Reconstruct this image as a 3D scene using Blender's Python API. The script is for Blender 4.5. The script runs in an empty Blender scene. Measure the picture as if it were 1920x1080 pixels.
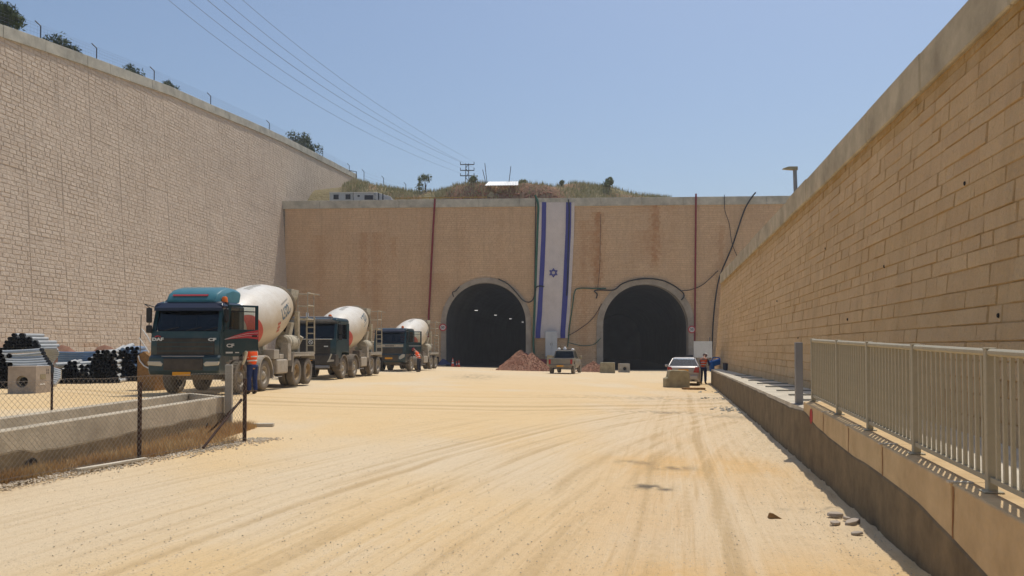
import bpy, bmesh, math, random
import numpy as np
from mathutils import Vector, Matrix, Euler
R = math.radians
random.seed(7); RNG = np.random.default_rng(7)
S = bpy.context.scene
COL = S.collection

# ------------------------------------------------------------------ camera
PITCH = R(1.5); F = 1450.0; CY = 652 - F*math.tan(PITCH); ZC = 1.65
cd = bpy.data.cameras.new('camera'); cam = bpy.data.objects.new('camera', cd); COL.objects.link(cam)
cam.location = (0, 0, ZC); cam.rotation_euler = (R(90)+PITCH, 0, 0)
cd.sensor_width = 36; cd.lens = F/1920*36; cd.shift_y = (CY-540)/1920
cd.clip_end = 3000; cd.clip_start = 0.05
S.camera = cam
# ------------------------------------------------------------------ sky, sun, exposure
SUN = Vector((0.235, 0.36, 1.0)).normalized()
el = math.asin(SUN.z); az = math.atan2(SUN.x, SUN.y)
w = bpy.data.worlds.new('World'); S.world = w; w.use_nodes = True
nt = w.node_tree; nt.nodes.clear()
sk = nt.nodes.new('ShaderNodeTexSky'); sk.sky_type = 'NISHITA'; sk.sun_disc = False
sk.sun_elevation = el; sk.sun_rotation = az; sk.altitude = 300; sk.air_density = 1.25; sk.dust_density = 2.6; sk.ozone_density = 3.8
bg = nt.nodes.new('ShaderNodeBackground'); bg.inputs[1].default_value = 0.093
wo = nt.nodes.new('ShaderNodeOutputWorld')
nt.links.new(sk.outputs[0], bg.inputs[0]); nt.links.new(bg.outputs[0], wo.inputs[0])
sl = bpy.data.lights.new('sun', 'SUN'); sl.energy = 2.55; sl.angle = R(0.5); sl.color = (1.0, 0.94, 0.84)
so = bpy.data.objects.new('sun', sl); COL.objects.link(so)
so.rotation_euler = SUN.to_track_quat('Z', 'Y').to_euler()
S.view_settings.view_transform = 'Standard'; S.view_settings.look = 'None'
S.view_settings.gamma = 1; S.view_settings.exposure = 0.27

# ------------------------------------------------------------------ placing helpers
def at(x, y, Y):
    """point at depth Y on the sight line of photo pixel x, y"""
    c, s = math.cos(PITCH), math.sin(PITCH); v = (CY-y)/F
    Z = Y*(v*c+s)/(c-v*s); D = Y*c+Z*s
    return Vector(((x-960)/F*D, Y, ZC+Z))
def coef(x, y):
    p = at(x, y, 1.0); return p.x, p.z-ZC
def sstep(a, b, x): t = np.clip((np.asarray(x, float)-a)/(b-a), 0, 1); return t*t*(3-2*t)
def zg(X, Y):
    """height of the yard"""
    X = np.asarray(X, float); Y = np.asarray(Y, float)
    z = -0.022*np.clip(X, -14, 14) - 0.005*np.clip(Y-20, 0, 400) - 0.012*np.clip(Y-58, 0, 42)
    return z
def g(X, Y): return float(zg(X, Y))
def LW(Z, Y): return -38.0 + .1*Y - .06*Z          # face of the left wall
def HWY(X): return 97.0 - .05*X                      # face of the headwall
def hw(x, y, off=0.0):
    a, c = coef(x, y); Y = 97.0/(1+.05*a)
    p = at(x, y, Y); return Vector((p.x, p.y-off, p.z))
def RWX(Y, z=0): return 3.60 + .183*Y + .085*z        # face of the right wall
def LOWX(Y): return 1.90 + .212*Y                    # outer face of the low wall

# ------------------------------------------------------------------ materials
def mat(name, col, rough=.8, metal=0, noise=0, nscale=3.0, bump=0, bscale=40, col2=None, spec=.3, alpha=1, coat=0, dirt=0, dirtcol=(.42,.33,.23)):
    m = bpy.data.materials.new(name); m.use_nodes = True; N = m.node_tree.nodes; L = m.node_tree.links
    b = N['Principled BSDF']; b.inputs['Roughness'].default_value = rough; b.inputs['Metallic'].default_value = metal
    b.inputs['Specular IOR Level'].default_value = spec; b.inputs['Coat Weight'].default_value = coat
    b.inputs['Base Color'].default_value = (*col, 1); b.inputs['Alpha'].default_value = alpha
    tc = N.new('ShaderNodeTexCoord'); out = None
    if noise or col2:
        n = N.new('ShaderNodeTexNoise'); n.inputs['Scale'].default_value = nscale; n.inputs['Detail'].default_value = 6; n.inputs['Roughness'].default_value = .65
        L.new(tc.outputs['Object'], n.inputs['Vector'])
        r = N.new('ShaderNodeMapRange'); r.inputs[1].default_value = .3; r.inputs[2].default_value = .7
        L.new(n.outputs[0], r.inputs[0])
        mx = N.new('ShaderNodeMix'); mx.data_type = 'RGBA'
        c2 = col2 if col2 else tuple(min(1, c*(1-noise)) for c in col)
        c1 = col if col2 else tuple(min(1, c*(1+noise*.5)) for c in col)
        mx.inputs[6].default_value = (*c1, 1); mx.inputs[7].default_value = (*c2, 1)
        L.new(r.outputs[0], mx.inputs[0]); out = mx.outputs[2]
    if dirt:   # dust thrown up from the yard, thickest low down on the vehicle
        sp = N.new('ShaderNodeSeparateXYZ'); L.new(tc.outputs['Object'], sp.inputs[0])
        n2 = N.new('ShaderNodeTexNoise'); n2.inputs['Scale'].default_value = 2.2; n2.inputs['Detail'].default_value = 8; n2.inputs['Roughness'].default_value = .7
        L.new(tc.outputs['Object'], n2.inputs['Vector'])
        ma = N.new('ShaderNodeMath'); ma.operation = 'MULTIPLY_ADD'; ma.inputs[1].default_value = -.28; ma.inputs[2].default_value = .45
        L.new(sp.outputs[2], ma.inputs[0])
        ad = N.new('ShaderNodeMath'); ad.operation = 'ADD'; L.new(ma.outputs[0], ad.inputs[0]); L.new(n2.outputs[0], ad.inputs[1])
        r2 = N.new('ShaderNodeMapRange'); r2.inputs[1].default_value = .35; r2.inputs[2].default_value = .95; r2.inputs[4].default_value = dirt
        L.new(ad.outputs[0], r2.inputs[0])
        m2 = N.new('ShaderNodeMix'); m2.data_type = 'RGBA'; m2.inputs[7].default_value = (*dirtcol, 1)
        if out: L.new(out, m2.inputs[6])
        else: m2.inputs[6].default_value = (*col, 1)
        L.new(r2.outputs[0], m2.inputs[0]); out = m2.outputs[2]
        r3 = N.new('ShaderNodeMapRange'); r3.inputs[3].default_value = rough; r3.inputs[4].default_value = .9
        L.new(r2.outputs[0], r3.inputs[0]); L.new(r3.outputs[0], b.inputs['Roughness'])
    if out: L.new(out, b.inputs['Base Color'])
    if bump:
        nb = N.new('ShaderNodeTexNoise'); nb.inputs['Scale'].default_value = bscale; nb.inputs['Detail'].default_value = 5
        L.new(tc.outputs['Object'], nb.inputs['Vector'])
        bp = N.new('ShaderNodeBump'); bp.inputs['Strength'].default_value = bump; bp.inputs['Distance'].default_value = .02
        L.new(nb.outputs[0], bp.inputs['Height']); L.new(bp.outputs[0], b.inputs['Normal'])
    return m

def stone(name, c1, c2, cm, bump=.8, bscale=5, bdist=.05, stain=(.30,.13,.035), fine=26):
    """split-face block wall: attribute tone per block, mort on the joints, stain where rust and earth have run down"""
    m = bpy.data.materials.new(name); m.use_nodes = True; N = m.node_tree.nodes; L = m.node_tree.links
    b = N['Principled BSDF']; b.inputs['Roughness'].default_value = .92; b.inputs['Specular IOR Level'].default_value = .15
    tc = N.new('ShaderNodeTexCoord')
    def attr(n): a = N.new('ShaderNodeAttribute'); a.attribute_name = n; return a.outputs['Fac']
    def noise(sc, det=6, ro=.6):
        n = N.new('ShaderNodeTexNoise'); n.inputs['Scale'].default_value = sc; n.inputs['Detail'].default_value = det; n.inputs['Roughness'].default_value = ro
        L.new(tc.outputs['Object'], n.inputs['Vector']); return n.outputs[0]
    def mth(op, a, bb):
        k = N.new('ShaderNodeMath'); k.operation = op
        for i, v in enumerate((a, bb)):
            if hasattr(v, 'links'): L.new(v, k.inputs[i])
            else: k.inputs[i].default_value = v
        return k.outputs[0]
    def mix(f, a, bb):
        k = N.new('ShaderNodeMix'); k.data_type = 'RGBA'; L.new(f, k.inputs[0])
        for i, v in ((6, a), (7, bb)):
            if hasattr(v, 'links'): L.new(v, k.inputs[i])
            else: k.inputs[i].default_value = (*v, 1)
        return k.outputs[2]
    def rng(v, a, bb, c=0, d=1):
        k = N.new('ShaderNodeMapRange'); L.new(v, k.inputs[0]); k.inputs[1].default_value = a; k.inputs[2].default_value = bb; k.inputs[3].default_value = c; k.inputs[4].default_value = d; return k.outputs[0]
    big = noise(.22, 5); mid = noise(2.1, 6, .7); fi = noise(fine, 5, .7)
    f = mth('ADD', mth('MULTIPLY', attr('tone'), .6), mth('MULTIPLY', rng(mid, .3, .7), .6))
    c = mix(f, c1, c2)
    c = mix(rng(big, .42, .7, 0, .35), c, tuple(x*.78 for x in c2))
    c = mix(rng(fi, .52, .75, 0, .5), c, tuple(x*.58 for x in c1))
    mp = N.new('ShaderNodeMapping'); mp.inputs['Scale'].default_value = (1.6, 1.6, .10); L.new(tc.outputs['Object'], mp.inputs[0])
    ns = N.new('ShaderNodeTexNoise'); ns.inputs['Scale'].default_value = 1.3; ns.inputs['Detail'].default_value = 7; ns.inputs['Roughness'].default_value = .65; L.new(mp.outputs[0], ns.inputs['Vector'])
    c = mix(rng(ns.outputs[0], .50, .72, 0, .38), c, tuple(x*.62 for x in c2))
    c = mix(rng(noise(.7, 4, .6), .58, .72, 0, .25), c, tuple(x*.66 for x in c2))
    c = mix(mth('MULTIPLY', attr('mort'), .8), c, cm)
    st = mth('MULTIPLY', attr('stain'), rng(mid, .25, .6, .25, .75))
    c = mix(st, c, stain)
    L.new(c, b.inputs['Base Color'])
    h = mth('ADD', noise(bscale, 7, .65), mth('MULTIPLY', fi, .25))
    bp = N.new('ShaderNodeBump'); bp.inputs['Strength'].default_value = bump; bp.inputs['Distance'].default_value = bdist
    L.new(h, bp.inputs['Height']); L.new(bp.outputs[0], b.inputs['Normal'])
    return m

def emis(name, col, st):
    m = bpy.data.materials.new(name); m.use_nodes = True; b = m.node_tree.nodes['Principled BSDF']
    b.inputs['Base Color'].default_value = (*col, 1); b.inputs['Emission Color'].default_value = (*col, 1); b.inputs['Emission Strength'].default_value = st; return m
def glassy(name, tint, mixf):
    m = bpy.data.materials.new(name); m.use_nodes = True; N = m.node_tree.nodes; L = m.node_tree.links
    N.clear(); o = N.new('ShaderNodeOutputMaterial'); t = N.new('ShaderNodeBsdfTransparent'); t.inputs[0].default_value = (*tint, 1)
    gl = N.new('ShaderNodeBsdfGlossy'); gl.inputs['Roughness'].default_value = .04; gl.inputs[0].default_value = (.9,.95,1,1)
    fr = N.new('ShaderNodeFresnel'); fr.inputs[0].default_value = 1.5
    ad = N.new('ShaderNodeMath'); ad.operation = 'ADD'; ad.inputs[1].default_value = mixf; L.new(fr.outputs[0], ad.inputs[0])
    mx = N.new('ShaderNodeMixShader'); L.new(ad.outputs[0], mx.inputs[0]); L.new(t.outputs[0], mx.inputs[1]); L.new(gl.outputs[0], mx.inputs[2]); L.new(mx.outputs[0], o.inputs[0]); return m

MT = dict(
 conc = mat('concrete', (.36,.34,.29), .9, noise=.3, nscale=1.3, bump=.4, bscale=30, spec=.2),
 lowc = mat('warm low wall concrete', (.66,.49,.28), .9, noise=.2, nscale=3.2, bump=.6, bscale=12, spec=.15, col2=(.50,.36,.20)),
 coptan = mat('tan weathered coping', (.50,.43,.31), .9, noise=.35, nscale=1.1, bump=.4, bscale=14, spec=.15),
 chanc = mat('sandy cast concrete', (.50,.43,.32), .9, noise=.3, nscale=1.7, bump=.4, bscale=26, spec=.15),
 ringc = mat('dusty portal concrete', (.36,.31,.25), .9, noise=.3, nscale=.8, bump=.3, bscale=10),
 conc2 = mat('coping concrete', (.46,.44,.37), .9, noise=.35, nscale=.8, bump=.3, bscale=14, spec=.2),
 concw = mat('pale cast concrete', (.60,.54,.43), .9, noise=.25, nscale=2, bump=.4, bscale=30, spec=.2),
 concd = mat('old grey concrete', (.27,.235,.185), .92, noise=.45, nscale=2.5, bump=.5, bscale=25, spec=.15),
 lining = mat('shade-darkened tunnel lining', (.07,.07,.07), .95, noise=.3, nscale=.4, spec=.05),  # colour kept near black to stand in for the unlit tunnel interior
 black = mat('black plastic', (.018,.018,.02), .5),
 rubber = mat('tyre rubber', (.03,.028,.026), .85, dirt=.75, dirtcol=(.25,.21,.16)),
 hub = mat('dusty wheel steel', (.42,.37,.29), .6, noise=.35, nscale=8, metal=.1),
 hubtan = mat('tan wheel steel', (.38,.27,.14), .7, noise=.4, nscale=8),
 teal = mat('dark teal paint', (.006,.036,.046), .28, coat=.4, dirt=.10),
 tealroof = mat('teal deflector paint', (.05,.185,.225), .4, coat=.2, noise=.1),
 navy = mat('dark visor', (.012,.014,.03), .3, coat=.3),
 grille = mat('grille black', (.012,.013,.015), .5, dirt=.2),
 grey = mat('dusty grey paint', (.40,.37,.31), .7, noise=.3, nscale=4, dirt=.5),
 chassis = mat('dusty chassis steel', (.10,.09,.075), .85, noise=.5, nscale=5, dirt=.6),
 ladder = mat('cement splashed steel', (.50,.45,.34), .85, noise=.35, nscale=9, bump=.5, bscale=60),
 ring = mat('drum roller ring', (.16,.12,.07), .8, noise=.5, nscale=6),
 white = mat('white paint', (.75,.74,.70), .5, noise=.08, nscale=4),
 red = mat('faded red print', (.55,.09,.06), .5, noise=.2, nscale=9),
 blueink = mat('grey blue print', (.11,.16,.19), .6, noise=.25, nscale=20),
 silver = mat('chrome lettering', (.6,.62,.63), .35, metal=.6),
 chrome = mat('chrome strip', (.7,.7,.7), .2, metal=.9),
 orange = mat('amber lens', (.75,.16,.02), .3),
 plate = mat('yellow number plate', (.75,.33,.02), .5, noise=.1, nscale=10),
 glass = glassy('cab glass', (.30,.36,.36), .05),
 glassd = glassy('dark windscreen', (.42,.46,.46), -.01),
 glassl = glassy('clear side glass', (.80,.84,.83), .02),
 lamp = mat('headlamp', (.45,.42,.34), .15, spec=.8, coat=1),
 lens = mat('tail lamp', (.35,.01,.012), .25, coat=.6),
 inner = mat('cab interior', (.03,.03,.033), .9),
 rail = mat('grey green rail paint', (.44,.395,.29), .6, noise=.12, nscale=9, metal=.15),
 post = mat('galvanised post', (.26,.26,.27), .5, noise=.12, nscale=3, metal=.3),
 wire = mat('galvanised wire', (.34,.32,.30), .5, metal=.5),
 rust = mat('rusty steel', (.075,.045,.035), .85, noise=.5, nscale=12, bump=.4, bscale=90),
 ruststain = mat('rust run', (.20,.075,.028), .9, col2=(.36,.20,.09), nscale=7),
 tar = mat('bitumen coating', (.14,.108,.07), .9, col2=(.25,.19,.115), nscale=3, bump=.5, bscale=14, spec=.15),
 cable = mat('black cable', (.014,.014,.016), .6),
 green = mat('green hose', (.02,.11,.07), .6, noise=.3, nscale=3),
 redpipe = mat('dark red pipe', (.20,.012,.02), .5),
 flagw = mat('flag white cloth', (.60,.55,.53), .9, noise=.10, nscale=.7, spec=.1),
 flagb = mat('flag blue cloth', (.06,.065,.28), .9, noise=.12, nscale=1.5, spec=.1),
 cabin = mat('cabin panel', (.50,.52,.53), .6, noise=.1, nscale=2),
 sheet = mat('bright sheet metal', (.85,.84,.80), .4, metal=.1, noise=.12, nscale=4),
 skin = mat('skin', (.36,.20,.13), .6),
 hivis = mat('orange high visibility cloth', (1.0,.115,.02), .8, noise=.1, nscale=8),
 reflect = mat('reflective band', (.75,.72,.62), .4),
 denim = mat('navy work trousers', (.025,.045,.15), .9, noise=.3, nscale=7),
 dark = mat('dark work cloth', (.03,.035,.05), .9, noise=.2, nscale=7),
 boots = mat('boots', (.06,.045,.03), .8),
 helmet = mat('white helmet', (.8,.8,.78), .35),
 helmr = mat('red cap cloth', (.45,.03,.04), .5),
 cargrey = mat('silver car paint', (.42,.41,.41), .3, metal=.35, coat=.5, dirt=.35),
 pick = mat('dusty grey pickup paint', (.13,.135,.12), .4, metal=.2, coat=.3, dirt=.75),
 blue = mat('blue plastic', (.02,.17,.55), .45),
 navyp = mat('navy tarpaulin', (.02,.035,.10), .8),
 leaf = mat('dark foliage', (.03,.055,.018), .8, col2=(.075,.10,.035), nscale=1.2, spec=.2),
 leafp = mat('olive foliage', (.26,.28,.15), .8, col2=(.14,.17,.08), nscale=1.2, spec=.2),
 trunk = mat('bark', (.09,.065,.04), .9, noise=.4, nscale=6),
 grassd = mat('dry grass', (.68,.52,.28), .9, col2=(.48,.28,.12), nscale=1.5, spec=.1),
 grassh = mat('hill grass', (.56,.47,.26), .9, col2=(.32,.31,.14), nscale=.35, spec=.1),
 rubble = mat('red brown rubble', (.40,.23,.15), .95, col2=(.27,.12,.075), nscale=1.2, bump=1, bscale=6, spec=.1),
 pebble = mat('pale stones', (.60,.51,.38), .95, noise=.4, nscale=3, spec=.1),
 brownstone = mat('brown stone', (.30,.17,.07), .95, noise=.35, nscale=9, bump=.6, bscale=30),
 paleblock = mat('weathered cast block', (.36,.31,.20), .95, noise=.35, nscale=2.2, bump=.5, bscale=18, spec=.1),
 boxconc = mat('precast box concrete', (.42,.35,.28), .9, noise=.25, nscale=2.5, bump=.3, bscale=30, spec=.15),
 pipeg = mat('pale grey conduit', (.46,.48,.475), .45, noise=.15, nscale=1.5, dirt=.15),
 pipeb = mat('blue conduit', (.16,.25,.38), .45, noise=.15, nscale=1.5),
 pipek = mat('black conduit', (.014,.016,.018), .5),
 cone = mat('cone orange', (.85,.10,.03), .5),
 pole = mat('weathered steel pole', (.07,.08,.10), .6),
 wirefar = mat('power cable', (.16,.18,.21), .6),
 yellow = mat('yellow rail paint', (.45,.27,.05), .7),
 netting = mat('dark red netting', (.16,.03,.04), .9),
 signred = mat('sign red', (.45,.04,.05), .5),
 lampglow = emis('tunnel lamp', (1,.97,.9), 1.2),
 dirtm = mat('hillside earth', (.33,.25,.14), .95, col2=(.22,.18,.085), nscale=.25, bump=.6, bscale=2, spec=.1),
)
# mixer drum: white shell, cement crust thickest on the underside of the rear
def drum_mat():
    m = mat('drum shell', (.80,.765,.68), .45, noise=.06, nscale=3, coat=.15); N = m.node_tree.nodes; L = m.node_tree.links
    b = N['Principled BSDF']; src = b.inputs['Base Color'].links[0].from_socket
    tc = N.new('ShaderNodeTexCoord'); sp = N.new('ShaderNodeSeparateXYZ'); L.new(tc.outputs['Object'], sp.inputs[0])
    n = N.new('ShaderNodeTexNoise'); n.inputs['Scale'].default_value = 1.6; n.inputs['Detail'].default_value = 7; n.inputs['Roughness'].default_value = .7; L.new(tc.outputs['Object'], n.inputs['Vector'])
    a = N.new('ShaderNodeMath'); a.operation = 'MULTIPLY_ADD'; a.inputs[1].default_value = -.62; L.new(sp.outputs[2], a.inputs[0])
    ay = N.new('ShaderNodeMath'); ay.operation = 'MULTIPLY_ADD'; ay.inputs[1].default_value = .16; ay.inputs[2].default_value = 1.62; L.new(sp.outputs[1], ay.inputs[0]); L.new(ay.outputs[0], a.inputs[2])
    a2 = N.new('ShaderNodeMath'); a2.operation = 'ADD'; L.new(a.outputs[0], a2.inputs[0]); L.new(n.outputs[0], a2.inputs[1])
    r = N.new('ShaderNodeMapRange'); r.inputs[1].default_value = .25; r.inputs[2].default_value = 1.1; r.inputs[4].default_value = .8; L.new(a2.outputs[0], r.inputs[0])
    mx = N.new('ShaderNodeMix'); mx.data_type = 'RGBA'; mx.inputs[7].default_value = (.50,.385,.235,1); L.new(src, mx.inputs[6]); L.new(r.outputs[0], mx.inputs[0]); L.new(mx.outputs[2], b.inputs['Base Color'])
    return m
MT['drum'] = drum_mat()
MT['stoneL'] = stone('pale split stone', (.66,.56,.45), (.58,.475,.375), (.53,.43,.335), bump=1.0, bscale=4.5, bdist=.11, fine=16)
MT['stoneH'] = stone('brown stone facing', (.66,.475,.295), (.57,.395,.245), (.48,.335,.205), bump=.5, bscale=4, bdist=.04, stain=(.38,.17,.055), fine=10)
MT['stoneR'] = stone('tan split stone', (.74,.54,.315), (.65,.455,.26), (.53,.345,.16), bump=1.0, bscale=5, bdist=.09, stain=(.43,.25,.06), fine=30)

# ------------------------------------------------------------------ mesh builder
class MB:
    def __init__(s): s.v = []; s.f = []; s.m = []
    def add(s, V, Fc, mi=0):
        o = len(s.v); s.v += [tuple(p) for p in V]; s.f += [tuple(i+o for i in f) for f in Fc]; s.m += [mi]*len(Fc); return s
    def box(s, c, d, rot=None, mi=0, taper=1.0):
        x, y, z = d[0]/2, d[1]/2, d[2]/2
        V = [Vector((a*x*(taper if k > 0 else 1), b*y*(taper if k > 0 else 1), k*z)) for k in (-1,1) for b in (-1,1) for a in (-1,1)]
        if rot: E = Euler(rot).to_matrix(); V = [E@p for p in V]
        c = Vector(c); return s.add([p+c for p in V], [(0,2,3,1),(4,5,7,6),(0,1,5,4),(2,6,7,3),(0,4,6,2),(1,3,7,5)], mi)
    def quadbox(s, pts, mi=0):   # 8 pts: bottom 4 ccw then top 4 ccw
        return s.add(pts, [(3,2,1,0),(4,5,6,7),(0,1,5,4),(1,2,6,5),(2,3,7,6),(3,0,4,7)], mi)
    def tube(s, path, r, n=6, mi=0, caps=True, r2=None):
        P = [Vector(p) for p in path]; N = len(P); V = []; prev = None
        for i, p in enumerate(P):
            t = (P[min(i+1, N-1)]-P[max(i-1, 0)])
            if t.length < 1e-9: t = Vector((0,0,1))
            t.normalize()
            if prev is None:
                a = Vector((0,0,1)) if abs(t.z) < .9 else Vector((1,0,0)); u = t.cross(a).normalized()
            else:
                u = prev - t*prev.dot(t); u.normalize()
            prev = u; q = t.cross(u); rr = r if r2 is None else r+(r2-r)*i/(N-1)
            for k in range(n):
                an = 2*math.pi*(k+.5)/n; V.append(p+(u*math.cos(an)+q*math.sin(an))*rr)
        Fc = [(i*n+k, i*n+(k+1)%n, (i+1)*n+(k+1)%n, (i+1)*n+k) for i in range(N-1) for k in range(n)]
        if caps: Fc += [tuple(range(n))[::-1], tuple((N-1)*n+k for k in range(n))]
        return s.add(V, Fc, mi)
    def lathe(s, prof, n=24, mat4=None, mi=0, a0=0, a1=2*math.pi, cb=None):   # prof: (axial, radius), axis = local X
        full = abs(a1-a0-2*math.pi) < 1e-6; m = n if full else n+1; V = []
        for (ax, r) in prof:
            for k in range(m):
                an = a0+(a1-a0)*k/n; V.append(Vector((ax, r*math.cos(an), r*math.sin(an))))
        if mat4: V = [mat4@p for p in V]
        Fc = []
        for i in range(len(prof)-1):
            for k in range(n):
                k2 = (k+1) % m if full else k+1
                Fc.append((i*m+k, (i+1)*m+k, (i+1)*m+k2, i*m+k2))
        return s.add(V, Fc, mi)
    def prism(s, poly, a, b, axis='x', mi=0):
        n = len(poly)
        def mk(t, p): return {'x': (t, p[0], p[1]), 'y': (p[0], t, p[1]), 'z': (p[0], p[1], t)}[axis]
        V = [mk(a, p) for p in poly]+[mk(b, p) for p in poly]
        Fc = [tuple(range(n))[::-1], tuple(range(n, 2*n))]+[(k, (k+1) % n, n+(k+1) % n, n+k) for k in range(n)]
        return s.add(V, Fc, mi)
    def loft(s, secs, mi=0, close=True, caps=True):
        n = len(secs[0]); V = [p for q in secs for p in q]; Fc = []
        for i in range(len(secs)-1):
            for k in range(n if close else n-1):
                Fc.append((i*n+k, i*n+(k+1) % n, (i+1)*n+(k+1) % n, (i+1)*n+k))
        if caps: Fc += [tuple(range(n))[::-1], tuple((len(secs)-1)*n+k for k in range(n))]
        return s.add(V, Fc, mi)
    def build(s, name, mats, parent=None, smooth=False, bevel=0, seg=2, loc=None, rot=None, angle=40):
        me = bpy.data.meshes.new(name); me.from_pydata(s.v, [], s.f)
        mats = mats if isinstance(mats, (list, tuple)) else [mats]
        for m in mats: me.materials.append(MT[m])
        me.polygons.foreach_set('material_index', s.m)
        bm = bmesh.new(); bm.from_mesh(me); bmesh.ops.recalc_face_normals(bm, faces=bm.faces); bm.to_mesh(me); bm.free()
        if smooth:
            me.polygons.foreach_set('use_smooth', [True]*len(me.polygons)); me.set_sharp_from_angle(angle=R(angle))
        o = bpy.data.objects.new(name, me); COL.objects.link(o)
        if parent: o.parent = parent
        if loc: o.location = loc
        if rot: o.rotation_euler = rot
        if bevel:
            md = o.modifiers.new('bevel', 'BEVEL'); md.width = bevel; md.segments = seg; md.limit_method = 'ANGLE'; md.angle_limit = R(35)
        return o
def tag(o, label, cat, group=None, kind=None):
    o['label'] = label
    if cat: o['category'] = cat
    if group: o['group'] = group
    if kind: o['kind'] = kind
    return o
def thing(name, label, cat, loc=(0,0,0), rz=0, group=None):
    o = bpy.data.objects.new(name, None); COL.objects.link(o); o.location = loc; o.rotation_euler = (0,0,rz); o.empty_display_size = .2
    return tag(o, label, cat, group)
def struct(o, label=None):
    o['kind'] = 'structure'
    if label: o['label'] = label
    return o
def copy_tree(o, parent=None):
    c = o.copy(); COL.objects.link(c); c.parent = parent
    for ch in list(o.children): copy_tree(ch, c)
    return c
def npmesh(name, V, Q, m, attrs=None, parent=None, smooth=False):
    me = bpy.data.meshes.new(name); V = np.asarray(V, np.float32); Q = np.asarray(Q, np.int32)
    me.vertices.add(len(V)); me.vertices.foreach_set('co', V.ravel())
    k = Q.shape[1]; me.loops.add(Q.size); me.loops.foreach_set('vertex_index', Q.ravel())
    me.polygons.add(len(Q)); me.polygons.foreach_set('loop_start', np.arange(0, Q.size, k, dtype=np.int32))
    me.polygons.foreach_set('loop_total', np.full(len(Q), k, np.int32))
    me.update(calc_edges=True)
    for an, av in (attrs or {}).items():
        at_ = me.attributes.new(an, 'FLOAT', 'POINT'); at_.data.foreach_set('value', np.asarray(av, np.float32))
    me.materials.append(MT[m] if isinstance(m, str) else m)
    me.polygons.foreach_set('use_smooth', np.full(len(Q), smooth)); me.validate()
    o = bpy.data.objects.new(name, me); COL.objects.link(o)
    if parent: o.parent = parent
    return o
def vnoise(x, y, seed=0):
    r = np.random.default_rng(seed).random((256, 256)); xi = np.floor(x).astype(int); yi = np.floor(y).astype(int)
    fx = x-xi; fy = y-yi; fx = fx*fx*(3-2*fx); fy = fy*fy*(3-2*fy); a = r[xi % 256, yi % 256]; b = r[(xi+1) % 256, yi % 256]; c = r[xi % 256, (yi+1) % 256]; d = r[(xi+1) % 256, (yi+1) % 256]
    return (a*(1-fx)+b*fx)*(1-fy)+(c*(1-fx)+d*fx)*fy
def fbm(x, y, seed=0, o=4):
    t = 0; a = .5; 
    for i in range(o): t = t+a*vnoise(x*2**i, y*2**i, seed+i); a *= .5
    return t/(1-.5**o)
def textmesh(mb, txt, size, fn, mi=0, bold=0.0):
    """flat letters mapped through fn(u, v) -> point"""
    cu = bpy.data.curves.new('t', 'FONT'); cu.body = txt; cu.size = size; cu.align_x = 'CENTER'; cu.align_y = 'CENTER'; cu.offset = bold; cu.resolution_u = 2
    ob = bpy.data.objects.new('t', cu); COL.objects.link(ob); bpy.context.view_layer.update()
    me = ob.evaluated_get(bpy.context.evaluated_depsgraph_get()).to_mesh()
    V = [v.co.copy() for v in me.vertices]; Fc = [tuple(p.vertices) for p in me.polygons]
    bpy.data.objects.remove(ob); bpy.data.curves.remove(cu)
    mb.add([fn(v.x, v.y) for v in V], Fc, mi)

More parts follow.
